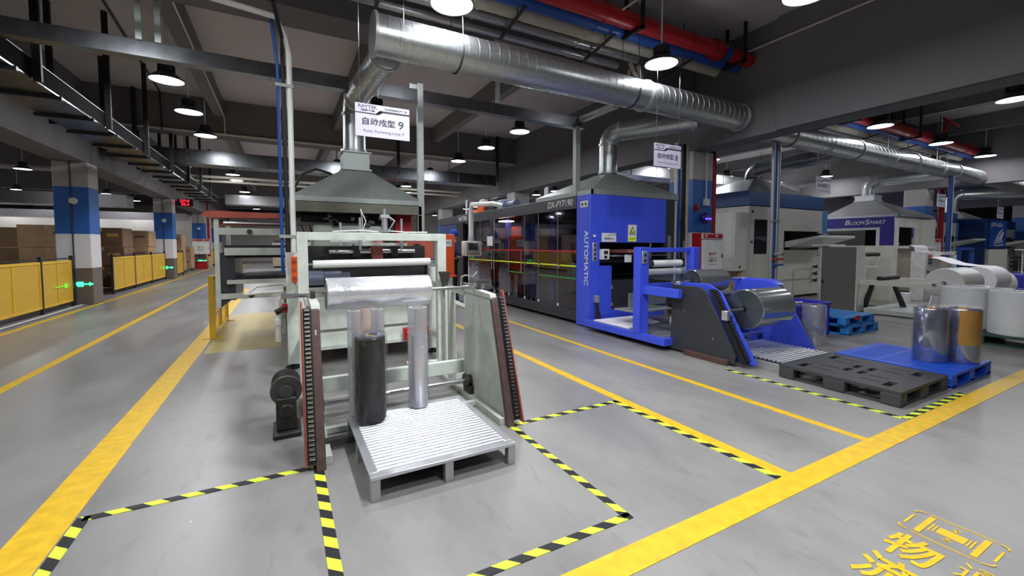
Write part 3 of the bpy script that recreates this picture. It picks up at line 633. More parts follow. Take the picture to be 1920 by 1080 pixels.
tag(obj('alarm_sounder', G().lathe([(0, -.06), (.05, -.05), (.06, 0)], (8.1, 6.39, 2.35), 20, axis='y').box(8.06, 8.14, 6.35, 6.41, 2.28, 2.42), 'darkred'), 'small red alarm box on the right column', 'alarm')
t = thing('insect_lamp', 'round violet glowing lamp on the right blue column', 'lamp', (8.35, 6.3, 2.15)); obj('housing', G().sphere((8.35, 6.34, 2.13), .14, (1, .5, .8), 20), 'purple', t); obj('tube', G().box(8.26, 8.44, 6.26, 6.28, 2.08, 2.12), 'violet_on', t)
# pipes along the ceiling
def pipe_run(name, lab, y, z, r, m, x0, x1, sleeves=None, group=None):
    t = thing(name, lab, 'pipe', (x0, y, z)); obj('pipe', G().cyl((x0, y, z), (x1, y, z), r, n=24), m, t)
    g = G(); x = x0 + 1.1
    while x < x1 - .2: g.cyl((x, y, z), (x + .05, y, z), r + .012, n=24); x += 1.9
    obj('joint', g, m, t); return t
for x0, x1, dz, side in ((-4.3, 8.0, 0, 'left of the big beam'), (8.5, 20.9, -.46, 'right of the big beam')):
    t = pipe_run('sprinkler_main', 'large red sprinkler pipe under the ceiling, ' + side, 5.2, 5.06 + dz, .13, 'darkred', x0, x1)
    if dz == 0:
        obj('valve_body', G().cyl((6.95, 5.2, 5.06), (7.0, 5.2, 5.06), .18, n=20).cyl((7.05, 5.2, 5.06), (7.1, 5.2, 5.06), .18, n=20).cyl((7.0, 5.2, 5.06), (7.05, 5.2, 5.06), .15, n=20), 'darkred', t)
        obj('valve_disc', G().cyl((7.14, 5.2, 5.06), (7.32, 5.2, 5.06), .16, n=20), 'navy', t)
        g = G()
        for k in range(8): a = PI / 4 * k; g.cyl((6.9, 5.2 + .165 * math.cos(a), 5.06 + .165 * math.sin(a)), (7.14, 5.2 + .165 * math.cos(a), 5.06 + .165 * math.sin(a)), .014, n=8)
        obj('bolts', g, 'steel', t)
    else:
        obj('valve_wheel', G().cyl((16.9, 5.1, 4.6), (16.9, 4.9, 5.1), .05).cyl((16.9, 4.92, 5.02), (16.9, 4.88, 5.06), .25, n=20), 'darkred', t)
    pipe_run('water_pipe', 'blue pipe under the ceiling beside the red one, ' + side, 5.45, 5.01 + dz, .1, 'pipeblue', x0, x1)
    pipe_run('insulated_pipe', 'thick ivory pipe under the ceiling, ' + side, 5.7, 4.97 + dz, .095, 'pipewhite', x0, x1 - .3)
    pipe_run('insulated_pipe', 'foil covered pipe next to the thick ivory pipe, ' + side, 5.92, 4.92 + dz, .08, 'foil', x0, x1 - 2.2)
    pipe_run('insulated_pipe', 'outermost pale pipe above the exhaust duct, ' + side, 6.12, 4.82 + dz, .065, 'pipewhite' if dz else 'foil', x0, x1 - 2.5)
    g = G(); hx = [1.2, 3.1, 4.75, 6.6] if dz == 0 else [9.4, 11.6, 13.8, 16.2, 18.4]
    for x in hx:
        tt = thing('pipe_bracket', 'steel angle bracket carrying the ceiling pipes, %s from the left, %s' % (ordn[hx.index(x)].replace('nearest', 'first'), side), 'bracket', (x, 5.2, 4.3 + dz), 'brackets of the ceiling pipes')
        obj('crossbar', G().prism([(5.35, 4.86 + dz), (6.2, 4.72 + dz), (6.2, 4.75 + dz), (5.35, 4.89 + dz)], 0, x - .02, x + .02), 'iron', tt); obj('rod', G().cyl((x, 5.57, 4.85 + dz), (x, 5.57, CZ - .01), .008, n=6).cyl((x, 6.02, 4.76 + dz), (x, 6.02, CZ - .01), .006, n=6), 'iron', tt)
    for x in ([5.0, 7.55] if dz == 0 else [11.9, 15.2]):
        tt = thing('pipe_hanger', 'black U-shaped hanger of the red pipe, %s at x %s' % (side, 'start' if x in (5.0, 11.9) else 'end'), 'hanger', (x, 5.2, 4.9 + dz), 'hangers of the red pipe')
        tt['label'] = 'black U-shaped hanger holding the red pipe, %s %s' % ('left one' if x in (5.0, 11.9) else 'right one', side)
        obj('bottom_bar', G().box(x - .025, x + .025, 4.97, 5.43, 4.87 + dz, 4.92 + dz), 'black', tt)
        obj('upright', G().box(x - .025, x + .025, 4.97, 5.01, 4.87 + dz, CZ - .01), 'black', tt); obj('upright', G().box(x - .025, x + .025, 5.33, 5.37, 4.93 + dz, CZ - .01), 'black', tt)
t = thing('drain_pipe', 'pale water pipe with upturned elbows above the exhaust duct', 'pipe', (5.2, 5.0, 4.2))
obj('pipe', G().tube([(2.8, 5.75, 4.5), (5.3, 5.75, 4.45), (5.45, 5.78, 4.48), (5.5, 5.8, 4.62)], .03, 10).tube([(5.62, 5.9, 4.8), (5.62, 5.8, 4.6), (5.7, 5.78, 4.5), (5.8, 5.8, 4.52), (5.82, 5.9, 4.78)], .04, 10), 'pipewhite', t)
# cable trunking above the left aisle
t = thing('cable_trunking', 'wide grey sheet metal trunking running along the left aisle under the ceiling', 'cable tray', (-3, 2, 3.6))
obj('trough_bottom', G().box(-3.32, -2.7, 1, 25, 3.58, 3.6), 'ductmetal', t); obj('side_flange', G().box(-2.715, -2.7, 1, 25, 3.6, 3.84), 'dullblack', t); obj('side_flange', G().box(-3.32, -3.305, 1, 25, 3.6, 3.84), 'dullblack', t)
g = G(); y = 1.4
while y < 24.8: g.box(-3.36, -2.66, y, y + .05, 3.53, 3.58); y += 1.15
obj('cross_straps', g, 'dark', t)
obj('lip', G().box(-2.71, -2.7, 1, 25, 3.84, 3.85), 'hood', t)
for y in (5.3, 7.6, 10.1, 12.5, 15, 17.4, 19.8, 22.2): obj('hanger', G().box(-2.69, -2.61, y, y + .05, 3.56, CZ - .01).box(-3.41, -3.33, y, y + .05, 3.56, CZ - .01), 'black', t)
# conduits and rectangular ducts in the depth
def rect_duct(lab, x0, x1, y0, y1, z0, z1, m='galv'):
    t = thing('rectangular_duct', lab, 'duct', ((x0 + x1) / 2, y0, z0)); obj('duct_body', G().box(x0, x1, y0, y1, z0, z1), m, t)
    g = G(); 
    if x1 - x0 > y1 - y0:
        x = x0 + .6
        while x < x1: g.box(x, x + .03, y0 - .015, y1 + .015, z0 - .015, z1 + .015); x += 1.2
    else:
        y = y0 + .6
        while y < y1: g.box(x0 - .015, x1 + .015, y, y + .03, z0 - .015, z1 + .015); y += 1.2
    obj('seam_flanges', g, m, t)
    for q in (.15, .5, .85): obj('hanger', G().cyl((x0 + (x1 - x0) * q, y0 + (y1 - y0) * q, z1 - .01), (x0 + (x1 - x0) * q, y0 + (y1 - y0) * q, CZ), .01, n=6), 'iron', t)
    return t
rect_duct('rectangular grey air duct crossing behind the first ceiling bay', -4.2, 7.6, 15.4, 16.1, 3.9, 4.3, 'ductmetal')
rect_duct('foil faced air duct crossing the far part of the left hall', -2.6, 7.5, 27, 28, 3.7, 4.2, 'foil')
rect_duct('crumpled foil air duct over the carton storage area', -17, -5.2, 21.4, 22.3, 3.0, 3.45, 'foil')
rect_duct('second foil air duct deeper over the carton storage area', -17, -5.2, 33.0, 34, 3.1, 3.5, 'foil')
rect_duct('rectangular duct in the far right bay', 8.6, 20.5, 10.8, 11.6, 3.9, 4.25, 'foil')
for lab, pts, r in (('white conduit along the underside of the first cross beam', [(-4.3, 14.57, 4.64), (8, 14.57, 4.64)], .03), ('white conduit along the beam over the walkway', [(4.66, 6.3, 5.1), (4.66, -1.6, 5.1)], .015),
                    ('thin white conduit on the beam over the left aisle', [(-1.34, 7.1, 5.1), (-1.34, 14.4, 5.1), (-1.34, 14.55, 4.64)], .016), ('white conduit on the left top of the big grey beam', [(7.9, -5, 5.19), (7.9, 6, 5.19)], .018),
                    ('white conduit at the bottom edge of the big grey beam', [(8.52, -5, 3.66), (8.52, 6, 3.66)], .014), ('white conduit on the first beam of the right bay', [(12.15, 6.3, 5.1), (12.15, -1.6, 5.1)], .02), ('white conduit on the second beam of the right bay', [(15.75, 6.3, 5.1), (15.75, -1.6, 5.1)], .02),
                    ('white pipe pair crossing the left hall in the distance', [(-4.2, 20, 4.15), (7.9, 20, 4.15)], .05), ('white pipe crossing the left hall in the distance, lower one', [(-4.2, 20.2, 4.0), (7.9, 20.2, 4.0)], .04)):
    tag(obj('conduit', G().tube(pts, r, 8), 'pipewhite'), lab, 'conduit')
for i, (x, y0, y1) in enumerate(((-3.75, 6.3, 13.2),)):
    t = thing('detector_conduit', 'dark conduit with a ceiling detector above the left aisle', 'detector', (-2.6, 7, 5.2))
    obj('conduit', G().tube([(-2.4, 7.0, CZ - .03), (-2.75, 14.5, CZ - .03), (-2.75, 14.56, 4.6)], .02, 8), 'black', t); obj('detector', G().lathe([(0, -.1), (.05, -.09), (.06, -.05), (.06, 0)], (-2.44, 8.3, CZ), 20), 'cream', t)
for i, (x, z) in enumerate(((-3.3, 4.45), (3.5, 4.3), (7.2, 4.35))):
    tag(obj('pipe_drop', G().cyl((x, 14.5, 3.9), (x, 14.5, CZ - .01), .05, n=10), 'black'), 'black hanger drop in front of the first cross beam, %s from the left' % ('first', 'second', 'third')[i], 'hanger')

# ================================================================== HANGING SIGNS
def sign(x, y, z, n, lab, s=1.0):
    t = thing('hanging_sign', lab, 'sign', (x, y, z)); w_, h_ = .6 * s, .36 * s
    obj('board', G().box(x, x + w_, y, y + .008, z, z + h_), 'signw', t)
    R, U = (1, 0, 0), (0, 0, 1); yy = y - .001
    g = G()
    for P in ([(0, .262), (.24, .262), (.24, .248), (0, .25)], [(.22, .262), (.25, .262), (.29, .294), (.26, .294)], [(.26, .3), (.6, .3), (.6, .28), (.26, .278)], [(.225, .262), (.25, .248), (.3, .28), (.27, .294)]):
        g.b.faces.new([g.b.verts.new((x + a * s, yy, z + b * s)) for a, b in P])
    obj('stripe', g, 'ink', t, smooth=False)
    text('RAYTEK', (x + .035 * s, y, z + .312 * s), R, U, .2 * s, .035 * s, 'ink', t, .01)
    text('瑞泰包装', (x + .06 * s, y, z + .275 * s), R, U, .15 * s, .026 * s, 'ink', t, .01)
    text('热成型智能生产厂房', (x + .32 * s, y, z + .312 * s), R, U, .25 * s, .025 * s, 'ink', t, .01)
    text('自动成型', (x + .075 * s, y, z + .125 * s), R, U, .36 * s, .085 * s, 'ink', t, .02)
    text(n, (x + .47 * s, y, z + .12 * s), R, U, .06 * s, .09 * s, 'ink', t, .01)
    text('Auto Forming Line ' + n, (x + .075 * s, y, z + .04 * s), R, U, .46 * s, .042 * s, 'inkgrey', t, .01)
    for q in (.05, .55): obj('wire', G().cyl((x + q * s, y + .004, z + h_), (x + q * s, y + .004, CZ - .01), .002, n=6), 'steel', t)
sign(.74, 5.0, 2.72, '9', 'white hanging sign numbered 9, nearest to the camera')
sign(5.3, 5.0, 2.79, '8', 'white hanging sign numbered 8, before the right blue and white column', 1.03)
sign(11.25, 5.55, 2.77, '7', 'white hanging sign numbered 7, under the long duct', 1.1)
sign(17.9, 5.4, 2.72, '6', 'white hanging sign numbered 6, before the second right column', 1.1)
sign(25.6, 5.9, 2.62, '5', 'white hanging sign numbered 5, farthest right', 1.3)

# ================================================================== UNWINDER WITH SILVER ROLL
def rods(g, x0, x1, y0, y1, z, n):
    d = (y1 - y0) / n
    for i in range(n):
        c = y0 + (i + .5) * d; g.sheet([[(x0, c + d * .31 * math.cos(PI * k / 6), z + d * .34 * math.sin(PI * k / 6)) for k in range(7)], [(x1, c + d * .31 * math.cos(PI * k / 6), z + d * .34 * math.sin(PI * k / 6)) for k in range(7)]])
def chain(g, p0, p1, w_, n, lift):
    p0, p1 = Vector(p0), Vector(p1)
    for i in range(n):
        c = p0.lerp(p1, (i + .5) / n); g.cyl((c.x - w_ / 2, c.y, c.z), (c.x + w_ / 2, c.y, c.z), (p1 - p0).length / n * .34, n=8)
t = thing('film_unwinder', 'low unwinding stand of worn green plates with chain lifts, nearest to the camera', 'machine', (.9, 3.6, 0))
side = [(3.05, .02), (3.36, 1.02), (3.4, 1.05), (4.0, 1.08), (4.02, .15), (3.9, .05)]
for sx in (0, 1):
    X = lambda a: (.2 + a) if sx == 0 else (1.63 - a)     # a: distance towards the inside
    def bx(g, a0, a1, *r): lo, hi = sorted((X(a0), X(a1))); return g.box(lo, hi, *r)
    def px(g, poly, a0, a1): lo, hi = sorted((X(a0), X(a1))); return g.prism(poly, 0, lo, hi)
    if sx == 1: obj('side_plate', px(G(), side, 0, .012), 'plate', t, .002)
    else: obj('side_plate', px(G(), [(3.1, .02), (3.3, .9), (3.6, 1.05), (3.75, 1.06), (3.5, .1)], -.012, .0), 'plate', t, .002)
    obj('edge_channel', px(G(), [(3.03, 0), (3.345, 1.04), (3.4, 1.06), (3.085, 0)], -.035, .025), 'brown', t, .004)
    obj('chain_channel', px(G(), [(3.04, .05), (3.33, 1.05), (3.39, 1.05), (3.1, .05)], -.085, -.035), 'black', t)
    g = G(); chain(g, (X(-.06), 3.03, .08), (X(-.06), 3.32, 1.06), .034, 34, 0); obj('chain', g, 'steel', t)
    obj('guard_plate', px(G(), [(2.98, .04) if sx else (3.05, .04), (3.36, 1.1), (3.42, 1.1), (3.2, .04)], -.1, -.088), 'redprimer' if sx == 0 else 'pink', t)
    obj('top_rail', px(G(), [(3.35, 1.03), (3.38, 1.075), (4.03, 1.1), (4.03, 1.04)], -.03, .03), 'plate', t, .003)
    obj('base_channel', px(G(), [(3.1, 0), (4.7, 0), (4.7, .04), (3.1, .06)], .02, .07), 'plate', t, .003)
    obj('rear_post', px(G(), [(4.35, 0), (4.35, 1.06), (4.42, 1.06), (4.42, 0)], -.02, .05), 'plate', t, .003)
    obj('bearing', G().cyl((X(.01), 3.86, .17), (X(.06), 3.86, .17), .055, n=20).cyl((X(.06), 3.86, .17), (X(.075), 3.86, .17), .075, n=14), 'iron', t)
    obj('bearing_foot', G().box(min(X(.01), X(.06)), max(X(.01), X(.06)), 3.78, 3.94, .0, .13), 'iron', t, .004)
    obj('shaft_rest', px(G(), [(3.66, 1.06), (3.66, 1.14), (3.69, 1.1), (3.75, 1.1), (3.78, 1.14), (3.78, 1.06)], -.015, .02), 'iron', t)
obj('cross_beam', G().box(.2, 1.63, 4.04, 4.1, .2, .33), 'green', t, .004)
obj('drive_shaft', G().cyl((.22, 3.86, .17), (1.6, 3.86, .17), .024, n=20), 'steel', t)
obj('lower_bar', G().box(.22, 1.58, 3.6, 3.65, .005, .05), 'plate', t, .003); obj('front_bar', G().box(.22, .55, 3.3, 3.36, .03, .08), 'iron', t)
obj('arm', G().prism([(3.75, 1.02), (4.4, 1.06), (4.4, 1.0), (3.75, .96)], 0, .16, .2).prism([(4.0, 1.08), (4.42, 1.06), (4.42, 1.0), (4.0, 1.0)], 0, 1.6, 1.64), 'plate', t, .003)
t = thing('gear_motor', 'greasy grey gear motor with round flywheel left of the unwinder', 'motor', (0, 3.9, 0))
obj('gearbox', G().box(-.075, .07, 3.74, 3.94, .04, .3).box(-.1, .1, 3.68, 4.0, 0, .04).cyl((0, 3.72, .2), (0, 3.78, .2), .055), 'iron', t, .012)
obj('motor_body', G().cyl((0, 3.84, .34), (0, 4.1, .34), .1, n=28).cyl((0, 3.8, .34), (0, 3.84, .34), .115, n=28).cyl((0, 3.76, .34), (0, 3.8, .34), .05), 'motorgrey', t)
g = G()
for k in range(9): g.cyl((0, 3.86 + k * .026, .34), (0, 3.87 + k * .026, .34), .11, n=28)
obj('cooling_fins', g, 'iron', t)
g = G()
for k in range(7): g.cyl((.07 + k * .008, 3.86, .16), (.073 + k * .008, 3.86, .16), .085 - .003 * (k % 2), n=24)
obj('sprocket', g, 'iron', t)
def film_roll(lab, x0, x1, y, z, r, core, sh0, sh1, mside='filmsilver', mend='filmdark', shaft_r=.017, group=None):
    t = thing('film_roll', lab, 'film roll', ((x0 + x1) / 2, y, z))
    obj('film', G().lathe([(core, x0), (r - .006, x0), (r, x0 + .008), (r, x1 - .008), (r - .006, x1), (core, x1)], (0, y, z), 56, axis='x'), mside, t)
    obj('end_face', G().lathe([(core, x0 - .002), (r - .01, x0 - .002)], (0, y, z), 56, axis='x').lathe([(core, x1 + .002), (r - .01, x1 + .002)], (0, y, z), 56, axis='x'), mend, t)
    obj('core', G().pipe([(x0 - .006, y, z), (x1 + .006, y, z)], core, core - .01, 28), 'core' if mside == 'filmsilver' else 'black', t)
    obj('shaft', G().cyl((sh0, y, z), (sh1, y, z), shaft_r, n=16), 'steel', t)
    return t
film_roll('clear wrapped silver film roll on the shaft of the nearest unwinder', .3, 1.15, 3.72, 1.108, .132, .04, -.02, 1.7)

# ================================================================== METAL PALLET AND ROLLS ON IT
t = thing('metal_pallet', 'silver metal pallet with corrugated deck in the foreground', 'pallet', (.9, 3, 0))
px0, px1, py0, py1, pz = .42, 1.38, 2.5, 3.55, .15
obj('frame', G().box(px0, px1, py0, py0 + .06, pz - .022, pz).box(px0, px1, py1 - .06, py1, pz - .022, pz).box(px0, px0 + .06, py0 + .06, py1 - .06, pz - .022, pz).box(px1 - .06, px1, py0 + .06, py1 - .06, pz - .022, pz), 'galv2', t, .003)
g = G(); n = 22; dy = (py1 - py0 - .12) / n; prof = []
for i in range(n * 6 + 1):
    y = py0 + .06 + i * dy / 6; prof.append((y, pz - .02 + .018 * math.sqrt(abs(math.sin(i * PI / 6)))))
rods(g, px0 + .05, px1 - .05, py0 + .06, py1 - .06, pz - .008, 22); obj('corrugated_deck', g, 'galv2', t); obj('deck_base', G().box(px0 + .05, px1 - .05, py0 + .055, py1 - .055, pz - .022, pz - .016), 'dark', t)
for x in (px0, (px0 + px1) / 2 - .025, px1 - .055):
    for y in (py0 + .005, (py0 + py1) / 2, py1 - .06): obj('leg', G().box(x, x + .055, y, y + .055, 0, pz - .022), 'galv', t, .003)
obj('under_rail', G().box(px0 + .02, px1 - .02, py0 + .25, py0 + .29, .05, .09).box(px0 + .02, px1 - .02, py0 + .7, py0 + .74, .05, .09), 'dark', t)
from mathutils import noise as mnoise
def crinkle(g, x, y, z0, z1, r, amp, n=96, m=60, k=1.0):
    rings = []
    for j in range(m + 1):
        z = z0 + (z1 - z0) * j / m; ring = []
        for i in range(n):
            a = 2 * PI * i / n; c_, s_ = math.cos(a), math.sin(a)
            v = abs(mnoise.noise(Vector((c_ * 2.2 * k + z * 3, s_ * 2.2 * k, z * 9 * k + a)))) + .6 * abs(mnoise.noise(Vector((c_ * 6 * k, s_ * 6 * k + z * 6, z * 22 * k))))
            rr = r + amp * (v - .35); ring.append(g.b.verts.new((x + rr * c_, y + rr * s_, z)))
        rings.append(ring)
    for A, B in zip(rings, rings[1:]):
        for i in range(n): g.b.faces.new((A[i], A[(i + 1) % n], B[(i + 1) % n], B[i]))
def crumple_top(g, x, y, z, r, ri, n=40):
    """twisted wrap gathered round the hole at the top of a roll"""
    rings = []
    for j, (q, h) in enumerate(((r, 0), (r * .96, .016), (r * .75, .022), (ri, .008), (ri * .9, -.03))):
        rings.append([g.b.verts.new((x + (q + random.uniform(-1, 1) * .05 * r) * math.cos(2 * PI * i / n), y + (q + random.uniform(-1, 1) * .05 * r) * math.sin(2 * PI * i / n), z + h + random.uniform(-1, 1) * .007)) for i in range(n)])
    for A, B in zip(rings, rings[1:]):
        for i in range(n): g.b.faces.new((A[i], A[(i + 1) % n], B[(i + 1) % n], B[i]))
t = thing('black_film_roll', 'upright black film roll in crinkled clear wrap on the metal pallet', 'film roll', (.58, 3.33, .15))
obj('film', G().lathe([(.03, .02), (.108, .02), (.113, .028), (.113, .655), (.108, .66), (.03, .66)], (.57, 3.34, .15), 48), 'blackroll', t)
obj('core', G().pipe([(.57, 3.34, .16), (.57, 3.34, .815)], .032, .026), 'core', t)
g = G(); crinkle(g, .57, 3.34, .152, .825, .124, .02); crumple_top(g, .57, 3.34, .822, .12, .05); obj('stretch_wrap', g, 'wrap', t)
obj('end_wrap_rim', G().lathe([(.105, .665), (.06, .672), (.045, .662)], (.57, 3.34, .15), 40), 'filmdark', t)
def clear_tube(lab, x, y, r, h, z0=.15, inner='filmsilver'):
    t = thing('clear_film_roll', lab, 'film roll', (x, y, z0))
    obj('core', G().pipe([(x, y, z0 + .01), (x, y, z0 + h - .02)], r * .34, r * .28, 24), 'beige', t); obj('amber_label', G().box(x + r * .1, x + r * .5, y - r * .62, y - r * .6, z0 + h * .72, z0 + h - .03), 'core', t)
    obj('film', G().lathe([(r * .52, .01), (r * .88, .01), (r * .9, h * .5), (r * .88, h - .02), (r * .5, h - .02)], (x, y, z0), 40), 'clear', t)
    g = G(); crinkle(g, x, y, z0 + .001, z0 + h - .012, r * .98, r * .1, 72, 70, 1.3); crumple_top(g, x, y, z0 + h - .012, r, r * .5, 28); obj('stretch_wrap', g, 'wrap', t)
    return t
clear_tube('narrow upright roll in clear wrap behind the black roll, left one', .485, 3.52, .056, .86)
clear_tube('narrow upright roll in clear wrap behind the black roll, right one', .665, 3.52, .054, .86)
t = clear_tube('tall upright clear roll standing alone on the metal pallet', .98, 3.47, .088, .86)
obj('film', G().lathe([(.04, .01), (.078, .01), (.08, .6), (.076, .63), (.04, .63)], (.98, 3.47, .15), 40), 'filmsilver', t)

# ================================================================== LEFT FORMING MACHINE
t = thing('forming_machine', 'pale green forming machine with olive top frame and red panel, under the nearest hood', 'machine', (1, 7, 0))
P = t
obj('front_leg', G().box(.03, .19, 5.75, 5.9, .06, 1.42), 'green', P, .006)
obj('front_leg', G().box(1.78, 1.9, 5.75, 5.9, .06, 1.2), 'green', P, .006)
for x in (.08, 1.84, .3): obj('levelling_foot', G().cyl((x, 5.8, 0), (x, 5.8, .03), .075, n=20).cyl((x, 5.8, .03), (x, 5.8, .08), .022, n=10), 'black', P)
obj('lower_panel', G().box(.2, 1.78, 5.8, 5.83, .44, .98), 'green', P, .004)
obj('lower_rail', G().box(.2, 1.78, 5.72, 5.8, .2, .25).box(.2, 1.78, 5.78, 5.84, .25, .4), 'green', P, .003)
obj('frame_body', G().box(.22, 1.86, 5.86, 11.0, .18, .95), 'cream', P, .01)
obj('inner_bed', G().box(.2, 1.8, 5.84, 6.1, .96, 1.3).box(.22, 1.76, 6.1, 10.8, .96, 1.24), 'black', P)
obj('top_frame', G().box(.1, 1.95, 6.6, 6.68, 1.98, 2.12).box(.1, .16, 6.6, 6.68, 1.3, 1.98).box(1.88, 1.95, 6.6, 6.68, 1.1, 1.98).box(.1, .16, 8.3, 8.38, .95, 2.12).box(1.88, 1.95, 8.3, 8.38, .95, 2.12).box(.1, 1.95, 8.3, 8.38, 1.98, 2.12).box(.1, .16, 6.68, 8.3, 1.98, 2.12).box(1.88, 1.95, 6.68, 8.3, 1.98, 2.12), 'olive', P, .004)
obj('rear_housing', G().box(.4, 1.35, 6.75, 7.6, 1.3, 1.8), 'plate', P, .01); obj('upper_platen', G().box(.25, 1.7, 7.1, 8.2, 1.86, 1.96), 'iron', P)
obj('housing_side', G().box(1.5, 1.56, 6.9, 8.2, 1.25, 2.1), 'dark', P)
obj('red_side_panel', G().box(1.6, 1.86, 6.9, 6.95, 1.25, 2.06), 'red', P, .006)
obj('red_fan_housing', G().box(1.58, 2.0, 6.2, 6.3, 1.3, 1.6), 'redprimer', P, .006); obj('fan_ring', G().lathe([(.02, 0), (.07, 0), (.08, -.03), (.05, -.03), (.02, -.01)], (1.74, 6.19, 1.45), 20, axis='y'), 'black', P)
g = G(); random.seed(3)
for k in range(26):
    x = random.uniform(.3, 1.5); z = random.uniform(1.6, 1.84); g.box(x, x + random.uniform(.02, .1), 6.7, 6.8, z + .18, z + .18 + random.uniform(.02, .07))
obj('tool_block', g, 'iron', P)
g = G()
for k in range(12):
    x = .25 + k * .115; g.tube([(x, 7.0, 1.8), (x + .04, 6.95, 1.7 - .05 * (k % 3)), (x + .1, 7.05, 1.62)], .009, 6)
obj('air_lines', g, 'black', P)
# gantry
obj('gantry_post', G().box(.14, .245, 5.15, 5.25, 0, 1.65), 'green', P, .005); obj('gantry_post', G().box(1.72, 1.83, 5.15, 5.25, 0, 1.65), 'green', P, .005)
obj('gantry_beam', G().box(.245, 1.72, 5.15, 5.22, 1.56, 1.65), 'green', P, .005)
for x in (.15, 1.74): obj('gantry_side', G().box(x, x + .08, 5.25, 5.8, 1.57, 1.64).box(x, x + .08, 5.25, 5.8, .95, 1.02).box(x, x + .08, 5.25, 5.8, .3, .37), 'green', P, .004)
obj('rubber_roller', G().cyl((.3, 5.3, 1.29), (1.66, 5.3, 1.3), .045, n=24), 'filmroll', P); obj('roller_shaft', G().cyl((.2, 5.3, 1.29), (1.74, 5.3, 1.3), .014, n=12), 'steel', P)
obj('steel_roller', G().cyl((.5, 5.65, 1.43), (1.56, 5.65, 1.43), .03, n=20), 'steel', P)
obj('roller_block', G().box(.22, 1.72, 5.7, 5.8, 1.1, 1.5), 'black', P, .01); obj('roller_arm', G().box(.78, .86, 5.6, 5.7, 1.36, 1.52).box(1.25, 1.33, 5.6, 5.7, 1.36, 1.52), 'dark', P); obj('roller_arm', G().box(1.0, 1.13, 5.56, 5.7, 1.33, 1.56), 'pink', P)
obj('press_plate', G().box(.78, 1.4, 5.4, 5.6, 1.5, 1.535).box(.5, 1.0, 5.5, 5.62, 1.545, 1.565), 'plate', P, .003)
for x in (.83, 1.33): obj('guide_rod', G().cyl((x, 5.4, 1.45), (x, 5.4, 1.84), .014, n=12).cyl((x, 5.3, 1.65), (x, 5.3, 1.67), .05, n=12).cyl((x, 5.4, 1.5), (x, 5.4, 1.6), .024, n=12), 'galv2', P)
obj('guide_rod', G().cyl((.62, 5.5, 1.5), (.62, 5.5, 1.78), .015, n=12), 'galv2', P)
obj('air_cylinder', G().cyl((1.08, 5.2, 1.66), (1.08, 5.2, 1.7), .05, n=16).cyl((1.08, 5.2, 1.7), (1.08, 5.2, 1.83), .034, n=16).box(1.03, 1.13, 5.16, 5.24, 1.83, 1.87).cyl((1.08, 5.2, 1.87), (1.08, 5.2, 1.94), .016, n=10), 'galv2', P)
obj('air_line', G().tube([(1.13, 5.2, 1.85), (1.2, 5.2, 1.8), (1.13, 5.22, 1.68), (1.35, 5.2, 1.665), (1.6, 5.2, 1.668)], .008, 6).tube([(.87, 5.6, 1.58), (.87, 5.45, 1.8), (.84, 5.4, 1.94), (.9, 5.4, 1.8), (.86, 5.4, 1.68)], .006, 6).tube([(.5, 5.17, 1.66), (.8, 5.18, 1.68), (1.0, 5.18, 1.665)], .008, 6), 'sticker', P)
obj('gear_motor', G().cyl((.26, 5.5, 1.12), (.42, 5.5, 1.12), .085, n=24).cyl((.42, 5.5, 1.14), (.62, 5.5, 1.14), .06, n=20).box(.62, .72, 5.45, 5.55, 1.1, 1.18), 'rubbergrey', P, .004)
obj('button_box', G().box(.09, .155, 5.68, 5.75, 1.07, 1.37), 'orange', P, .006)
for z in (1.12, 1.22, 1.32): obj('push_button', G().cyl((.122, 5.66, z), (.122, 5.68, z), .02, n=14), 'redprimer', P)
obj('valve_block', G().box(1.4, 1.54, 5.62, 5.7, .24, .4).box(1.58, 1.74, 5.62, 5.7, .24, .4), 'red', P, .008); obj('valve_knob', G().cyl((1.47, 5.6, .34), (1.47, 5.62, .34), .035).cyl((1.66, 5.6, .34), (1.66, 5.62, .34), .03), 'orange', P)
obj('brace_leg', G().box(1.76, 1.82, 4.98, 5.04, 0, 1.0).box(2.02, 2.1, 4.98, 5.04, 0, .95), 'green', P, .004); obj('diagonal_brace', G().tube([(1.79, 5.0, .85), (2.06, 5.0, .72)], .03, 4), 'green', P)
obj('clamp_bracket', G().prism([(1.7, 1.18), (1.84, 1.18), (1.8, 1.0), (1.77, .85), (1.75, 1.0)], 1, 5.02, 5.08), 'iron', P)
obj('hose_loop', G().tube([(1.35, 5.3, .02), (1.7, 5.2, .02), (2.0, 5.3, .02), (2.1, 5.55, .03), (1.9, 5.8, .06), (1.6, 5.85, .15)], .025, 10), 'olivehose', P)
obj('water_pipes', G().tube([(.0, 5.85, .95), (-.25, 5.95, .93), (-.42, 6.1, .9), (-.3, 6.3, .98), (0, 6.3, 1.0)], .016, 8).tube([(0, 5.8, .9), (-.06, 5.8, .85), (-.07, 5.8, .35)], .03, 10).tube([(0, 5.9, .8), (-.02, 5.88, .75), (-.02, 5.88, .42)], .028, 10).cyl((-.07, 5.8, .55), (-.07, 5.8, .62), .045, n=12).cyl((-.02, 5.88, .5), (-.02, 5.88, .62), .04, n=12), 'olivehose', P)
obj('ball_valve', G().cyl((-.09, 5.78, .7), (.03, 5.78, .76), .035, n=12), 'black', P); obj('valve_handle', G().box(-.02, .04, 5.75, 5.79, .7, .8), 'red', P)
t = thing('kraft_roll', 'pale pink cardboard tube leaning behind the narrow clear rolls', 'cardboard tube', (.75, 4.2, 0)); obj('tube', G().cyl((.76, 4.4, .3), (.76, 4.4, 1.0), .11, n=20), 'pinkcard', t)
obj('tube_foot', G().cyl((.76, 4.4, 0), (.76, 4.4, .3), .03, n=12), 'iron', t)
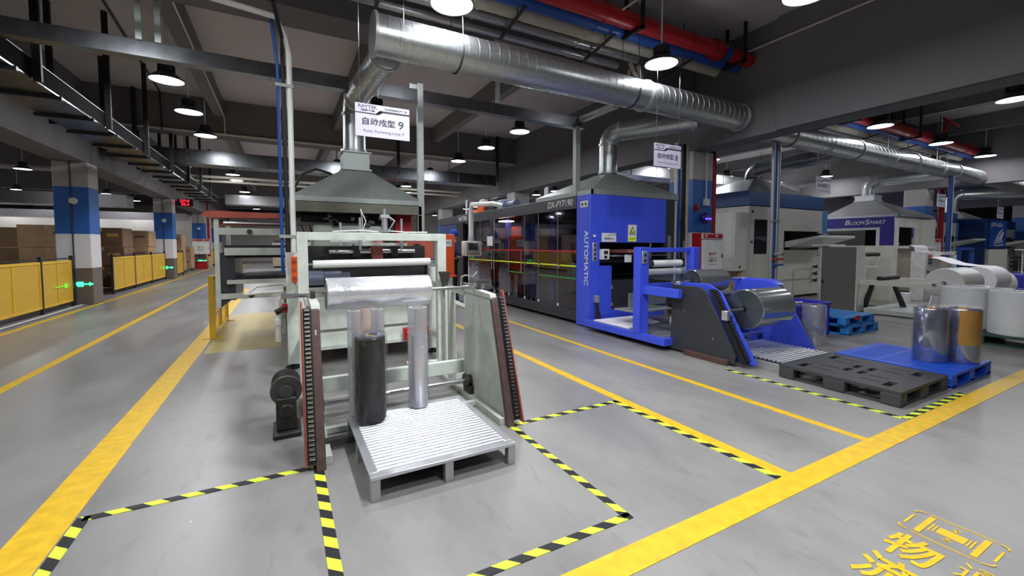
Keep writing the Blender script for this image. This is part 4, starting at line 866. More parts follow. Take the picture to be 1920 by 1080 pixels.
# side stacker frame, left
t = thing('stacker_frame', 'grey stacking frame with red canopy and black trays, left of the pale green machine', 'machine', (-.4, 7.6, 0)); P = t
obj('canopy', G().prism([(-1.0, 1.93), (-.95, 1.99), (-.8, 2.0), (.1, 1.98), (.1, 1.92), (-.9, 1.9)], 1, 7.35, 7.55).box(-.85, .1, 7.6, 8.3, 1.82, 1.85), 'redprimer', P)
for x in (-.86, .04):
    for y in (7.4, 8.9): obj('post', G().box(x, x + .06, y, y + .06, 0 if x > 0 else .6, 1.9), 'plate', P, .003)
obj('side_beam', G().box(-.8, .1, 7.4, 7.46, 1.66, 1.76).box(-.8, .1, 7.4, 7.46, .72, .8), 'plate', P, .003)
for z in (1.71, .76): obj('knob', G().cyl((-.42, 7.36, z), (-.42, 7.4, z), .035, n=16), 'iron', P)
obj('tray', G().box(-.74, .1, 7.38, 8.8, 1.36, 1.47), 'plate', P, .003); obj('tray_belt', G().box(-.74, .1, 7.4, 8.8, 1.471, 1.51).box(-.7, .1, 7.5, 8.7, 1.32, 1.36), 'black', P)
obj('tray', G().box(-.72, .1, 7.38, 8.9, .94, 1.0), 'plate', P, .003); obj('tray_belt', G().prism([(-.7, 1.001), (.1, 1.001), (.1, 1.05), (-.5, 1.05)], 1, 7.45, 8.8), 'black', P)
obj('drive_box', G().box(-.8, -.62, 7.45, 8.85, .7, 1.4), 'dark', P); obj('foot_bracket', G().prism([(-.8, .72), (-.66, .72), (-.8, .6)], 1, 7.42, 7.46), 'dark', P)
obj('rail_rod', G().cyl((-.75, 7.5, 1.84), (.1, 7.5, 1.84), .02, n=10), 'steel', P); obj('support_post', G().box(.0, .08, 8.9, 8.98, 0, .75), 'plate', P)
# yellow mesh guard
t = thing('mesh_guard', 'low yellow wire mesh guard panel left of the stacking frame', 'guard', (-1.0, 9.2, 0))
obj('frame', G().box(-1.06, -.98, 8.25, 8.32, 0, 1.02).box(-1.04, -.99, 9.2, 9.25, .04, 1.0).box(-1.04, -.98, 10.12, 10.18, 0, .98).box(-1.04, -.99, 8.3, 10.15, .96, 1.0), 'fence', t, .004)
obj('base_tube', G().cyl((-1.0, 8.3, .06), (-1.0, 10.15, .06), .02, n=10).box(-1.15, -.88, 8.24, 8.34, 0, .012).box(-1.12, -.88, 10.1, 10.2, 0, .012), 'fence', t)
g = G(); z = .1
while z < .95: g.box(-1.012, -1.006, 8.3, 10.15, z, z + .008); z += .045
y = 8.36
while y < 10.1: g.box(-1.012, -1.006, y, y + .007, .06, .96); y += .13
obj('wire_mesh', g, 'fence', t)

# ================================================================== BLUE MACHINE
t = thing('forming_machine', 'long blue and charcoal forming machine with smoked doors, DX-FY7190 on its side', 'machine', (6, 10, 0)); P = t
bx0, bx1, by0, by1, bt = 4.88, 7.05, 6.07, 14.5, 2.43
obj('front_corner_pillar', G().box(4.88, 5.1, 6.07, 6.48, .02, bt), 'blue', P, .006)
obj('front_upper_panel', G().box(5.1, 6.8, 6.08, 6.5, 1.56, bt), 'blue', P, .004); obj('front_dark_pillar', G().box(6.8, 7.05, 6.08, 6.5, .3, bt), 'dark', P, .004)
obj('front_lower_panel', G().box(5.1, 5.4, 6.08, 6.5, .1, 1.13), 'blue', P, .004); obj('front_dark_door', G().box(5.4, 6.8, 6.1, 6.14, .3, .85), 'dark', P, .003); obj('front_base', G().box(5.4, 6.8, 6.08, 6.5, .1, .3), 'blue', P, .004)
obj('opening_interior', G().box(5.1, 6.8, 6.9, 6.95, .85, 1.56).box(5.1, 6.8, 6.2, 6.9, .8, .85), 'black', P)
obj('door_hinge', G().box(5.38, 5.41, 6.06, 6.09, .7, .76).box(5.38, 5.41, 6.06, 6.09, .38, .44), 'galv2', P)
obj('roof', G().box(4.9, bx1, 6.5, by1, bt - .04, bt), 'dark', P); obj('rear_wall', G().box(bx1 - .04, bx1, 6.5, by1, .1, bt - .04), 'dark', P)
obj('header_band', G().box(4.87, 4.93, 6.48, 12.75, 2.2, bt + .01), 'dark', P, .006); obj('header_band', G().box(4.89, 4.93, 12.75, by1, 2.2, bt + .01), 'dark', P, .006)
obj('base_band', G().box(4.88, 4.95, 6.48, 12.2, .07, .27), 'dark', P, .006); obj('bed', G().box(4.98, 6.95, 6.5, 14.4, .1, .26), 'dark', P)
for y in (7.2, 9.0, 11.0, 13.5): obj('levelling_foot', G().cyl((5.05, y, 0), (5.05, y, .1), .05, n=14).cyl((6.7, y, 0), (6.7, y, .1), .05, n=14), 'black', P)
obj('end_cabinet', G().box(4.92, 5.3, 12.8, by1, .1, 2.2), 'navy', P, .01); obj('end_pillar', G().box(4.88, 4.96, 12.2, 12.75, .1, 2.2), 'black', P)
lines = [6.48, 7.12, 7.86, 8.46, 9.23, 10.04, 10.94, 11.72]
for i, (a, b) in enumerate(zip(lines, lines[1:])):
    d = obj('door', G().box(4.885, 4.893, a + .012, b - .012, .28, 2.19), 'door_glass', P)
    obj('door_edge', G().box(4.882, 4.898, b - .014, b - .006, .28, 2.19), 'galv', d)
    obj('reflective_tape', G().box(4.88, 4.885, a + .01, b - .01, 1.385, 1.41), 'redtape', d)
    obj('reflective_tape', G().box(4.88, 4.885, a + .01, b - .01, 1.1, 1.125), 'limey', d)
    if i in (0, 1, 3): obj('reflective_tape', G().box(4.88, 4.885, a + .01, b - .05, .865, .885), 'greentape', d)
    if i >= 3:
        for yy in ((a + .07,) if i % 2 else (b - .07,)): obj('handle', G().cyl((4.85, yy, .88), (4.85, yy, 1.42), .014, n=10).cyl((4.85, yy, .95), (4.885, yy, .95), .01, n=8).cyl((4.85, yy, 1.35), (4.885, yy, 1.35), .01, n=8), 'steel', d)
    else: obj('lock', G().cyl((4.865, b - .08, 1.1), (4.885, b - .08, 1.1), .035, n=14), 'steel', d)
    obj('corner_fitting', G().box(4.875, 4.885, b - .06, b - .01, .29, .34), 'sticker', d)
# inside
obj('inner_post', G().box(5.2, 5.32, 7.7, 7.86, .26, 2.2).box(5.2, 5.32, 8.5, 8.7, .26, 2.2).box(5.2, 5.32, 9.9, 10.0, .26, 2.2).box(6.4, 6.5, 7.0, 7.15, .26, 2.2), 'blue', P)
obj('inner_red_post', G().box(5.5, 5.6, 7.45, 7.6, .26, 2.1).box(5.35, 5.45, 9.0, 9.15, .26, 1.2), 'darkred', P)
obj('forming_station', G().box(5.35, 6.6, 9.4, 10.6, 1.7, 2.0).box(5.3, 6.7, 10.6, 12.0, .5, 1.05).box(5.3, 6.7, 9.3, 10.3, .3, .75), 'orange', P, .02)
g = G(); random.seed(11)
for k in range(40):
    y = random.uniform(6.8, 12); z = random.choice([.35, .6, .9, 1.2, 1.5, 1.75]); g.box(5.3, 5.3 + random.uniform(.1, .5), y, y + random.uniform(.06, .5), z, z + random.uniform(.03, .16))
obj('mechanism', g, 'iron', P); obj('inner_bench', G().box(5.2, 6.8, 6.6, 9.0, 1.15, 1.2).box(5.2, 6.8, 6.6, 12, .9, .93), 'dark', P)
obj('glue_tank', G().lathe([(0, 0), (.12, 0), (.12, .22), (.05, .28), (.05, .32), (0, .32)], (5.25, 9.0, 1.72), 20), 'beige', P)
obj('work_lamp', G().box(5.0, 5.3, 9.7, 10.0, 2.12, 2.15), 'warm_on', P)
g = G()
for k in range(6): g.tube([(5.05, 10.8 + k * .05, 2.15), (5.1, 10.7 + k * .06, 1.9), (5.05, 10.95 + k * .04, 1.7)], .012, 6)
obj('white_hoses', g, 'olivehose', P)
for y, z in ((6.75, 1.2), (7.08, 1.2)):
    tag(obj('carton', G().box(5.15, 5.4, y, y + .28, 1.2, 1.72), 'sticker', bev=.004), 'white carton seen through the smoked doors of the blue machine, %s' % ('right one' if y < 7 else 'left one'), 'box')
# lettering
text('DX-FY7190', (4.868, 7.45, 2.265), (0, -1, 0), (0, 0, 1), .85, .13, 'sticker', P, .01, shear=.15)
text('RAYTEK', (4.868, 12.5, 2.27), (0, -1, 0), (0, 0, 1), .66, .12, 'sticker', P, .02)
text('AUTOMATIC', (4.879, 6.24, 1.78), (0, 0, -1), (0, -1, 0), 1.0, .115, 'sticker', P, .01)
obj('socket_plate', G().box(4.868, 4.88, 6.14, 6.36, 2.2, 2.32), 'galv2', P, .004); obj('socket', G().box(4.865, 4.87, 6.17, 6.22, 2.24, 2.28).box(4.865, 4.87, 6.27, 6.32, 2.24, 2.28), 'black', P)
obj('switch_plate', G().box(4.93, 5.02, 6.055, 6.07, 1.22, 1.56), 'galv2', P, .008)
for z in (1.27, 1.35, 1.43, 1.51): obj('switch', G().cyl((4.975, 6.04, z), (4.975, 6.056, z), .02, n=12), 'iron' if z > 1.36 else 'black', P)
obj('name_label', G().box(4.94, 5.0, 6.06, 6.07, 1.66, 1.7), 'sticker', P)
tt = obj('instruction_plate', G().box(5.15, 5.49, 6.07, 6.08, 1.575, 1.735), 'sticker', P); text('智能成型机入口', (5.2, 6.068, 1.615), (1, 0, 0), (0, 0, 1), .24, .036, 'ink', tt, .02)
g = G()
for Pp in ([(5.27, 1.69), (5.3, 1.69), (5.33, 1.71), (5.49, 1.708), (5.49, 1.7), (5.335, 1.702), (5.305, 1.682), (5.27, 1.682)],): g.b.faces.new([g.b.verts.new((a, 6.067, b)) for a, b in Pp])
obj('stripe', g, 'ink', tt, smooth=False)
tt = obj('warning_plate', G().box(5.79, 6.0, 6.07, 6.08, 1.58, 1.9), 'sticker', P)
obj('triangle', G().prism([(5.82, 1.72), (5.97, 1.72), (5.895, 1.87)], 1, 6.066, 6.07), 'black', tt); obj('triangle_field', G().prism([(5.845, 1.733), (5.945, 1.733), (5.895, 1.838)], 1, 6.063, 6.066), 'limey', tt)
obj('triangle_mark', G().box(5.875, 5.915, 6.061, 6.063, 1.75, 1.765).box(5.865, 5.875, 6.061, 6.063, 1.745, 1.775).box(5.915, 5.925, 6.061, 6.063, 1.745, 1.775), 'ink', tt)
obj('lower_field', G().box(5.8, 5.99, 6.066, 6.07, 1.59, 1.67), 'limey', tt); text('当心压手', (5.815, 6.065, 1.62), (1, 0, 0), (0, 0, 1), .16, .032, 'ink', tt, .02)
# feed rollers in the opening
obj('feed_table', G().box(5.35, 6.8, 6.0, 6.6, 1.3, 1.33), 'galv', P); obj('pink_guard', G().prism([(5.45, 1.43), (6.75, 1.43), (6.75, 1.4), (5.5, 1.37)], 1, 5.75, 6.3), 'pink', P)
obj('feed_roller', G().cyl((5.2, 6.3, 1.22), (6.8, 6.3, 1.22), .06), 'dark', P); obj('white_block', G().box(5.5, 5.62, 5.8, 5.86, 1.2, 1.34), 'sticker', P, .004)
obj('gauge_box', G().box(5.1, 5.27, 6.0, 6.08, 1.25, 1.44), 'white', P, .006); obj('gauge_face', G().box(5.14, 5.23, 5.992, 6.0, 1.35, 1.41).box(5.15, 5.21, 5.992, 6.0, 1.27, 1.32), 'black', P)
obj('junction_box', G().box(4.96, 5.04, 5.99, 6.07, .47, .6), 'galv', P, .006)
g = G()
for k in range(5): g.tube([(4.98 + k * .012, 6.02, .48), (4.97 + k * .015, 6.0, .35), (4.93 + k * .03, 5.96, .2), (4.98 + k * .02, 5.93, .08), (5.1 + k * .05, 5.9 - k * .03, .03), (5.5, 5.9 - k * .02, .05)], .01, 6)
obj('cables', g, 'black', P)
# roof gear
obj('roof_motor', G().cyl((5.3, 9.6, 2.58), (5.3, 10.0, 2.58), .09, n=24).cyl((5.3, 9.54, 2.58), (5.3, 9.6, 2.58), .11, n=24), 'rubbergrey', P); obj('roof_gearbox', G().box(5.15, 5.4, 10.0, 10.4, 2.43, 2.72).cyl((5.12, 10.2, 2.6), (5.15, 10.2, 2.6), .1), 'rubbergrey', P, .03)
obj('roof_black_motor', G().box(5.1, 5.45, 10.45, 11.1, 2.45, 2.74).cyl((5.3, 10.5, 2.78), (5.3, 11.0, 2.78), .08), 'black', P, .03); obj('roof_valve', G().box(5.0, 5.25, 11.1, 11.4, 2.42, 2.66).cyl((5.1, 11.5, 2.5), (5.1, 11.9, 2.5), .06), 'orange', P, .02)
obj('roof_cylinder', G().box(5.2, 5.4, 11.5, 11.7, 2.6, 2.86).cyl((5.3, 11.6, 2.4), (5.3, 11.6, 2.6), .04), 'galv2', P, .01); obj('roof_rods', G().cyl((5.4, 8.3, 2.4), (5.4, 8.3, 2.85), .04).cyl((5.5, 8.5, 2.4), (5.5, 8.5, 2.85), .04).cyl((5.0, 12.2, 2.4), (5.0, 12.2, 2.9), .03), 'galv2', P)
obj('roof_rail', G().box(5.0, 5.08, 8.15, 13.0, 2.42, 2.47), 'galv', P)

# control panel on swing arm
t = thing('touch_panel', 'light grey touch panel hanging from a white swing arm beside the blue machine', 'control panel', (4.57, 10.8, 1.2))
obj('arm', G().tube([(5.1, 10.0, 2.55), (4.9, 10.1, 2.6), (4.57, 10.8, 2.62), (4.57, 10.82, 2.5), (4.57, 10.82, 1.7)], .065, 12), 'white', t)
obj('bracket', G().cyl((4.57, 10.82, 1.62), (4.57, 10.82, 1.75), .09), 'galv2', t)
obj('housing', G().box(4.32, 4.84, 10.72, 10.92, 1.22, 1.63), 'cream', t, .02); obj('bezel', G().box(4.38, 4.78, 10.7, 10.72, 1.3, 1.6), 'galv2', t, .006); obj('screen', G().box(4.44, 4.72, 10.69, 10.7, 1.38, 1.57), 'screen', t)
for k in range(7): obj('push_button', G().cyl((4.41 + k * .055, 10.68, 1.275), (4.41 + k * .055, 10.72, 1.275), .016, n=10), 'red' if k in (0, 1, 3) else 'iron', t)
obj('side_handle', G().tube([(4.86, 10.74, 1.55), (4.9, 10.7, 1.55), (4.9, 10.7, 1.3), (4.86, 10.74, 1.3)], .012, 8).tube([(4.3, 10.74, 1.55), (4.27, 10.7, 1.55), (4.27, 10.7, 1.3), (4.3, 10.74, 1.3)], .012, 8), 'white', t)
t = thing('document_sheet', 'white paper sheets taped inside the smoked doors', 'paper', (4.9, 10.4, 1.5)); obj('sheet', G().box(4.875, 4.88, 10.1, 10.45, 1.5, 1.75), 'sticker', t)

# person
def skin_body(name, verts, edges, radii, m, parent=None, sub=2):
    me = bpy.data.meshes.new(name); me.from_pydata(verts, edges, []); o = bpy.data.objects.new(name, me); COL.objects.link(o)
    sk = o.modifiers.new('skin', 'SKIN'); sk.use_smooth_shade = True
    for v, r in zip(me.skin_vertices[0].data, radii): v.radius = r if isinstance(r, tuple) else (r, r)
    me.skin_vertices[0].data[0].use_root = True
    s_ = o.modifiers.new('sub', 'SUBSURF'); s_.levels = sub; s_.render_levels = sub
    me.materials.append(MT(m))
    if parent: adopt(o, parent)
    return o
px_, py_, pz_ = 4.22, 11.35, .12
t = thing('person', 'person in indigo work jacket and royal blue cap standing at the control panel, facing right', 'person', (px_, py_, pz_))
def Wp(l): return [(px_ + a, py_ + b, pz_ + c) for a, b, c in l]
# facing +X (slightly towards the machine); x = forward, y = left/right
body = Wp([(0, 0, .98), (.0, 0, 1.12), (.01, 0, 1.3), (.01, 0, 1.46), (.03, 0, 1.56), (.06, 0, 1.68), (.07, 0, 1.77),
           (.0, -.1, .92), (.03, -.11, .5), (-.01, -.12, .1), (.1, -.12, .04), (.18, -.12, .03), (.0, .1, .92), (.0, .11, .5), (-.04, .12, .1), (.06, .12, .04), (.14, .12, .03),
           (.0, -.18, 1.44), (.05, -.23, 1.18), (.26, -.2, 1.12), (.33, -.19, 1.13), (.0, .18, 1.44), (.02, .24, 1.18), (.2, .22, 1.06), (.27, .21, 1.06)])
be = [(0, 1), (1, 2), (2, 3), (3, 4), (4, 5), (5, 6), (0, 7), (7, 8), (8, 9), (9, 10), (10, 11), (0, 12), (12, 13), (13, 14), (14, 15), (15, 16), (3, 17), (17, 18), (18, 19), (19, 20), (3, 21), (21, 22), (22, 23), (23, 24)]
br = [(.12, .15), (.11, .14), (.12, .16), (.1, .14), .055, .09, .08, .09, .062, .04, .04, .03, .09, .062, .04, .04, .03, .06, .045, .034, .03, .06, .045, .034, .03]
skin_body('body', body, be, br, 'skin', t)
jk = Wp([(0, 0, .95), (.0, 0, 1.12), (.01, 0, 1.3), (.01, 0, 1.45), (.02, 0, 1.52), (.0, -.18, 1.44), (.05, -.23, 1.18), (.23, -.2, 1.12), (.0, .18, 1.44), (.02, .24, 1.18), (.18, .22, 1.07)])
skin_body('jacket', jk, [(0, 1), (1, 2), (2, 3), (3, 4), (3, 5), (5, 6), (6, 7), (3, 8), (8, 9), (9, 10)], [(.145, .18), (.13, .165), (.14, .18), (.12, .16), .075, .078, .062, .05, .078, .062, .05], 'vest', t)
tr = Wp([(0, 0, .98), (.0, -.1, .9), (.03, -.11, .5), (-.01, -.12, .12), (.0, .1, .9), (.0, .11, .5), (-.04, .12, .12)])
skin_body('trousers', tr, [(0, 1), (1, 2), (2, 3), (0, 4), (4, 5), (5, 6)], [(.12, .15), .11, .085, .065, .11, .085, .065], 'trouser', t)
for s_, dx in ((-1, 0.0), (1, -.04)): obj('shoe', G().sphere((px_ + .07 + dx, py_ + .12 * s_, pz_ + .045), .13, (1, .42, .38), 16), 'black', t)
obj('cap', G().sphere((px_ + .055, py_, pz_ + 1.73), .125, (1, .86, .95), 20).sphere((px_ + .0, py_, pz_ + 1.66), .1, (1, .9, 1.0), 16), 'cap', t)
obj('cap_brim', G().sphere((px_ + .17, py_, pz_ + 1.7), .09, (1, .8, .14), 16), 'cap', t)
obj('nose', G().sphere((px_ + .16, py_, pz_ + 1.64), .02, (1, .8, 1.1), 10), 'skin', t)
obj('eye', G().sphere((px_ + .145, py_ - .035, pz_ + 1.665), .01, (1, 1, 1), 8).sphere((px_ + .145, py_ + .035, pz_ + 1.665), .01, (1, 1, 1), 8), 'black', t)
obj('mouth', G().box(px_ + .143, px_ + .15, py_ - .025, py_ + .025, pz_ + 1.595, pz_ + 1.602), 'pink', t)
for sy, hx, hz in ((-.19, .33, 1.13), (.21, .27, 1.06)):
    g = G().sphere((px_ + hx + .035, py_ + sy, pz_ + hz), .045, (1, .8, .45), 12)
    for k in range(4): g.tube(Wp([(hx + .06, sy - .03 + k * .02, hz), (hx + .1 + .008 * (k in (1, 2)), sy - .032 + k * .021, hz - .005), (hx + .12 + .01 * (k in (1, 2)), sy - .032 + k * .021, hz - .03)]), [.0095, .0085, .007], 8)
    g.tube(Wp([(hx + .02, sy + .035 * (1 if sy < 0 else -1), hz + .005), (hx + .05, sy + .055 * (1 if sy < 0 else -1), hz), (hx + .08, sy + .058 * (1 if sy < 0 else -1), hz - .01)]), [.012, .01, .008], 8)
    obj('hand', g, 'skin', t)
t = thing('step_platform', 'low dark step platform under the person', 'platform', (4.2, 11.3, 0)); obj('deck', G().box(3.85, 4.8, 10.9, 11.8, .08, .12), 'iron', t, .004); obj('leg', G().box(3.9, 3.96, 10.95, 11.75, 0, .08).box(4.7, 4.76, 10.95, 11.75, 0, .08), 'iron', t)
# orange cabinet
t = thing('electric_cabinet', 'orange cabinet with a white label left of the person', 'cabinet', (3.9, 10.6, 0))
obj('body', G().box(3.66, 4.0, 10.6, 10.9, .72, 1.8), 'orange', t, .015); obj('door', G().box(3.69, 3.96, 10.585, 10.6, .76, 1.74), 'orange', t, .006); obj('label', G().box(3.68, 3.91, 10.575, 10.585, 1.48, 1.66), 'sticker', t)
text('气动控制', (3.71, 10.573, 1.56), (1, 0, 0), (0, 0, 1), .16, .045, 'ink', t, .01)
obj('stand', G().box(3.68, 3.74, 10.65, 10.85, 0, .72).box(3.9, 3.96, 10.65, 10.85, 0, .72), 'green', t); obj('skirt', G().box(3.64, 4.04, 10.55, 10.92, .68, .73), 'orange', t, .01)
t = thing('hose_cart', 'dark wheeled pump cart with hoses at the foot of the orange cabinet', 'cart', (3.95, 9.75, 0))
obj('body', G().box(3.85, 4.25, 9.6, 9.95, .12, .5), 'rubbergrey', t, .03); obj('hoses', G().tube([(3.8, 9.6, .75), (3.95, 9.7, .78), (4.15, 9.75, .72), (4.3, 9.8, .85)], .02, 8).tube([(3.85, 9.6, .6), (4.1, 9.65, .55), (4.25, 9.7, .3)], .018, 8).tube([(3.8, 9.65, .5), (3.8, 9.6, .75)], .02, 8), 'olivehose', t)
for x in (3.9, 4.2):
    for y in (9.65, 9.9): obj('wheel', G().cyl((x - .02, y, .06), (x + .02, y, .06), .06, n=16), 'black', t)

# ================================================================== BLUE MACHINE'S FEED GANTRY AND UNWINDER
t = thing('feed_gantry', 'blue roller gantry with checker plate step in front of the blue machine', 'machine', (5.4, 5, 0)); P = t
obj('post', G().box(4.69, 4.87, 4.66, 4.8, .18, 1.48), 'blue', P, .006); obj('post', G().box(5.86, 6.02, 4.66, 4.8, .18, 1.48), 'blue', P, .006)
obj('top_beam', G().box(4.87, 5.86, 4.72, 4.8, 1.4, 1.47), 'blue', P, .004); obj('side_beam', G().box(4.74, 4.82, 4.0, 4.66, .78, .9), 'blue', P, .004); obj('mid_beam', G().box(4.87, 5.86, 4.7, 4.78, .78, .92), 'blue', P, .004)
obj('base_frame', G().box(4.7, 6.1, 4.2, 4.28, .08, .18).box(4.7, 4.78, 4.28, 6.0, .08, .18).box(6.02, 6.1, 4.28, 6.0, .08, .18).box(4.78, 6.02, 5.9, 6.0, .08, .18), 'blue', P, .004)
def checker():
    m = mat('checker_plate', (190, 192, 196), .35, .85, var=.05); nt = m.node_tree; N = nt.nodes; L = nt.links
    geo = N.new('ShaderNodeNewGeometry'); mp = N.new('ShaderNodeMapping'); mp.inputs['Rotation'].default_value = (0, 0, PI / 4); mp.inputs['Scale'].default_value = (16, 16, 0); ck = N.new('ShaderNodeTexVoronoi'); ck.inputs['Scale'].default_value = 1; ck.inputs['Randomness'].default_value = 0
    L.new(geo.outputs['Position'], mp.inputs[0]); L.new(mp.outputs[0], ck.inputs[0]); bp = N.new('ShaderNodeBump'); bp.inputs['Strength'].default_value = 1; bp.inputs['Distance'].default_value = .02; bp.invert = True
    L.new(ck.outputs['Distance'], bp.inputs['Height']); L.new(bp.outputs[0], N['Principled BSDF'].inputs['Normal']); return m
M['checker'] = checker()
obj('step_plate', G().box(4.78, 6.02, 4.28, 5.9, .17, .185), 'checker', P); obj('white_sheet', G().prism([(4.8, 5.0), (5.7, 5.2), (5.85, 5.85), (4.8, 5.85)], 2, .186, .2), 'paper', P)
for x in (4.8, 5.9): obj('levelling_foot', G().cyl((x, 5.2, 0), (x, 5.2, .025), .07, n=18).cyl((x, 5.2, .02), (x, 5.2, .1), .02, n=10), 'black', P)
obj('button_plate', G().box(4.72, 4.82, 4.645, 4.66, 1.23, 1.42), 'galv2', P, .006)
for z in (1.28, 1.36): obj('button', G().cyl((4.77, 4.63, z), (4.77, 4.646, z), .02, n=12), 'black', P)
obj('web_roller', G().cyl((5.12, 4.85, 1.22), (5.78, 4.85, 1.22), .055, n=24), 'filmroll', P); obj('roller_cap', G().cyl((5.08, 4.85, 1.22), (5.12, 4.85, 1.22), .058, n=24), 'dark', P)
obj('web_roller', G().cyl((4.95, 4.95, 1.08), (5.86, 4.95, 1.08), .05, n=24), 'filmroll', P); obj('roller_tape', G().cyl((4.97, 4.95, 1.08), (5.12, 4.95, 1.08), .053, n=24), 'olive', P)
obj('film_web', G().sheet([[(5.05, 4.95, 1.04), (5.8, 4.95, 1.04)], [(5.05, 4.7, .98), (5.8, 4.7, .98)], [(5.15, 4.3, .98), (5.8, 4.3, .98)]]), 'pane', P)
for x in (5.0, 5.42, 5.75): obj('guide_rod', G().cyl((x, 4.76, 1.3), (x, 4.76, 1.58 if x != 5.42 else 1.66), .014 if x != 5.42 else .03, n=12), 'steel', P)
obj('dancer_tray', G().prism([(5.0, .72), (5.86, .72), (5.86, .5), (5.0, .5)], 1, 5.2, 5.22).box(4.95, 5.86, 5.0, 5.5, .42, .44), 'hood', P)
obj('clear_sleeve', G().cyl((5.86, 4.95, 1.08), (6.0, 4.95, 1.08), .06, n=16), 'clear', P)
obj('motor', G().cyl((5.25, 4.45, .36), (5.5, 4.45, .36), .09, n=24).cyl((5.22, 4.45, .36), (5.25, 4.45, .36), .11, n=24).box(5.2, 5.45, 4.4, 4.5, .19, .28), 'cream', P)
obj('cable', G().tube([(4.8, 4.6, .2), (4.9, 4.4, .12), (5.0, 4.25, .2), (5.1, 4.2, .05)], .012, 8), 'black', P)

t = thing('film_unwinder', 'blue film unwinder with charcoal side plate and corrugated floor tray, before the blue machine', 'machine', (5.6, 3.8, 0)); P = t
sp = [(4.25, .03), (4.22, .95), (3.78, .95), (3.68, .9), (3.25, .16), (3.25, .03)]
obj('outer_side_plate', G().prism(sp, 0, 4.88, 4.91), 'dark', P, .004)
sp2 = [(4.3, .05), (4.25, .99), (3.72, .99), (3.54, .9), (3.04, .05)]
obj('inner_side_plate', G().prism(sp2, 0, 4.99, 5.02), 'blue', P, .004); obj('far_side_plate', G().prism(sp2, 0, 6.32, 6.35), 'blue', P, .004); obj('far_edge_plate', G().prism([(4.3, .93), (4.3, 1.0), (3.7, 1.0), (3.58, .93)], 0, 6.35, 6.5), 'blue', P, .004)
for x in (4.95, 6.4):
    obj('chain_channel', G().prism([(3.6, .93), (3.66, .93), (3.2, .06), (3.12, .06)], 0, x - .035, x + .035), 'black', P)
    g = G(); chain(g, (x, 3.11, .1), (x, 3.58, .93), .045, 30, 0); obj('chain', g, 'iron', P)
obj('cross_shaft', G().cyl((5.0, 3.8, .2), (6.32, 3.8, .2), .03), 'steel', P); obj('cross_beam', G().box(5.02, 6.32, 4.2, 4.28, .2, .34), 'blue', P); obj('under_box', G().box(5.02, 6.32, 3.95, 4.25, .35, .8), 'dark', P)
for x in (4.9, 6.37): obj('shaft_rest', G().box(x - .03, x + .03, 3.36, 3.44, .56, .68).box(x - .025, x + .03, 4.1, 4.2, .95, 1.0), 'galv2', P, .006)
obj('bolt', G().cyl((4.87, 3.55, .3), (4.88, 3.55, .3), .012, n=8).cyl((4.87, 4.0, .6), (4.88, 4.0, .6), .012, n=8), 'steel', P)
obj('floor_tray', G().box(5.12, 6.2, 2.78, 3.75, 0, .1), 'galv', P, .004)
g = G(); prof = []; y0_, n = 2.8, 26
for i in range(n * 6 + 1): prof.append((y0_ + i * .93 / (n * 6), .102 + .012 * abs(math.sin(i * PI / 6))))
rods(g, 5.14, 6.18, 2.82, 3.72, .112, 17); obj('corrugated_deck', g, 'galv2', P); obj('deck_base', G().box(5.13, 6.19, 2.79, 3.74, .1, .103), 'dark', P)
M['filmgrey'] = mat('grey_clear_film_roll', (186, 192, 196), .14, .8, var=.12, scale=3, stretch=(.3, 6, 6))
film_roll('large clear grey film roll on the front shaft of the blue unwinder', 5.12, 5.82, 3.3, .7, .25, .035, 4.82, 6.42, 'filmgrey', 'filmdark')
film_roll('smaller clear grey film roll resting on top of the blue unwinder', 5.2, 5.86, 4.16, .99, .165, .03, 4.8, 6.5, 'filmgrey', 'filmdark')
tag(obj('timber_block', G().box(4.84, 4.93, 3.33, 3.98, 0, .075), 'wood', bev=.01), 'dark brown timber block under the charcoal side plate', 'timber')
t = thing('fire_extinguisher', 'red valve and extinguisher standing behind the blue unwinder', 'extinguisher', (7.2, 4.9, 0)); obj('body', G().lathe([(0, 0), (.08, 0), (.085, .05), (.085, .62), (.04, .74), (.03, .8), (0, .8)], (6.9, 4.95, 0), 24), 'red', t); obj('head', G().box(6.86, 6.94, 4.9, 5.0, .8, .88), 'black', t, .01)

# ================================================================== PALLETS, CRATE, ROLLS ON THE RIGHT
def slab(g, x0, x1, y0, y1, z0, z1, cuts):
    """deck with rectangular slots: grid split so that slots are real openings"""
    xs = sorted({x0, x1} | {c[0] for c in cuts} | {c[1] for c in cuts}); ys = sorted({y0, y1} | {c[2] for c in cuts} | {c[3] for c in cuts})
    for i in range(len(xs) - 1):
        for j in range(len(ys) - 1):
            cx, cy = (xs[i] + xs[i + 1]) / 2, (ys[j] + ys[j + 1]) / 2
            if any(c[0] < cx < c[1] and c[2] < cy < c[3] for c in cuts): continue
            g.box(xs[i], xs[i + 1], ys[j], ys[j + 1], z0, z1)
t = thing('plastic_pallet', 'black slotted plastic pallet on the floor behind the hazard tape', 'pallet', (5.5, 2.2, 0))
x0, x1, y0, y1, h_ = 4.98, 6.08, 1.68, 2.78, .15
cuts = []
for a, b, c, d in ((.13, .2, .12, .32), (.13, .2, .78, .98), (.9, .97, .12, .32), (.9, .97, .78, .98), (.45, .51, .36, .52), (.58, .64, .36, .52), (.45, .51, .58, .74), (.58, .64, .58, .74),
                   (.24, .41, .2, .225), (.24, .41, .38, .405), (.67, .86, .2, .225), (.67, .86, .38, .405), (.24, .41, .7, .725), (.24, .41, .88, .905), (.67, .86, .7, .725), (.67, .86, .88, .905)):
    cuts.append((x0 + c, x0 + d, y0 + a, y0 + b))
g = G(); slab(g, x0, x1, y0, y1, h_ - .03, h_, cuts); obj('deck', g, 'blackpal', t)
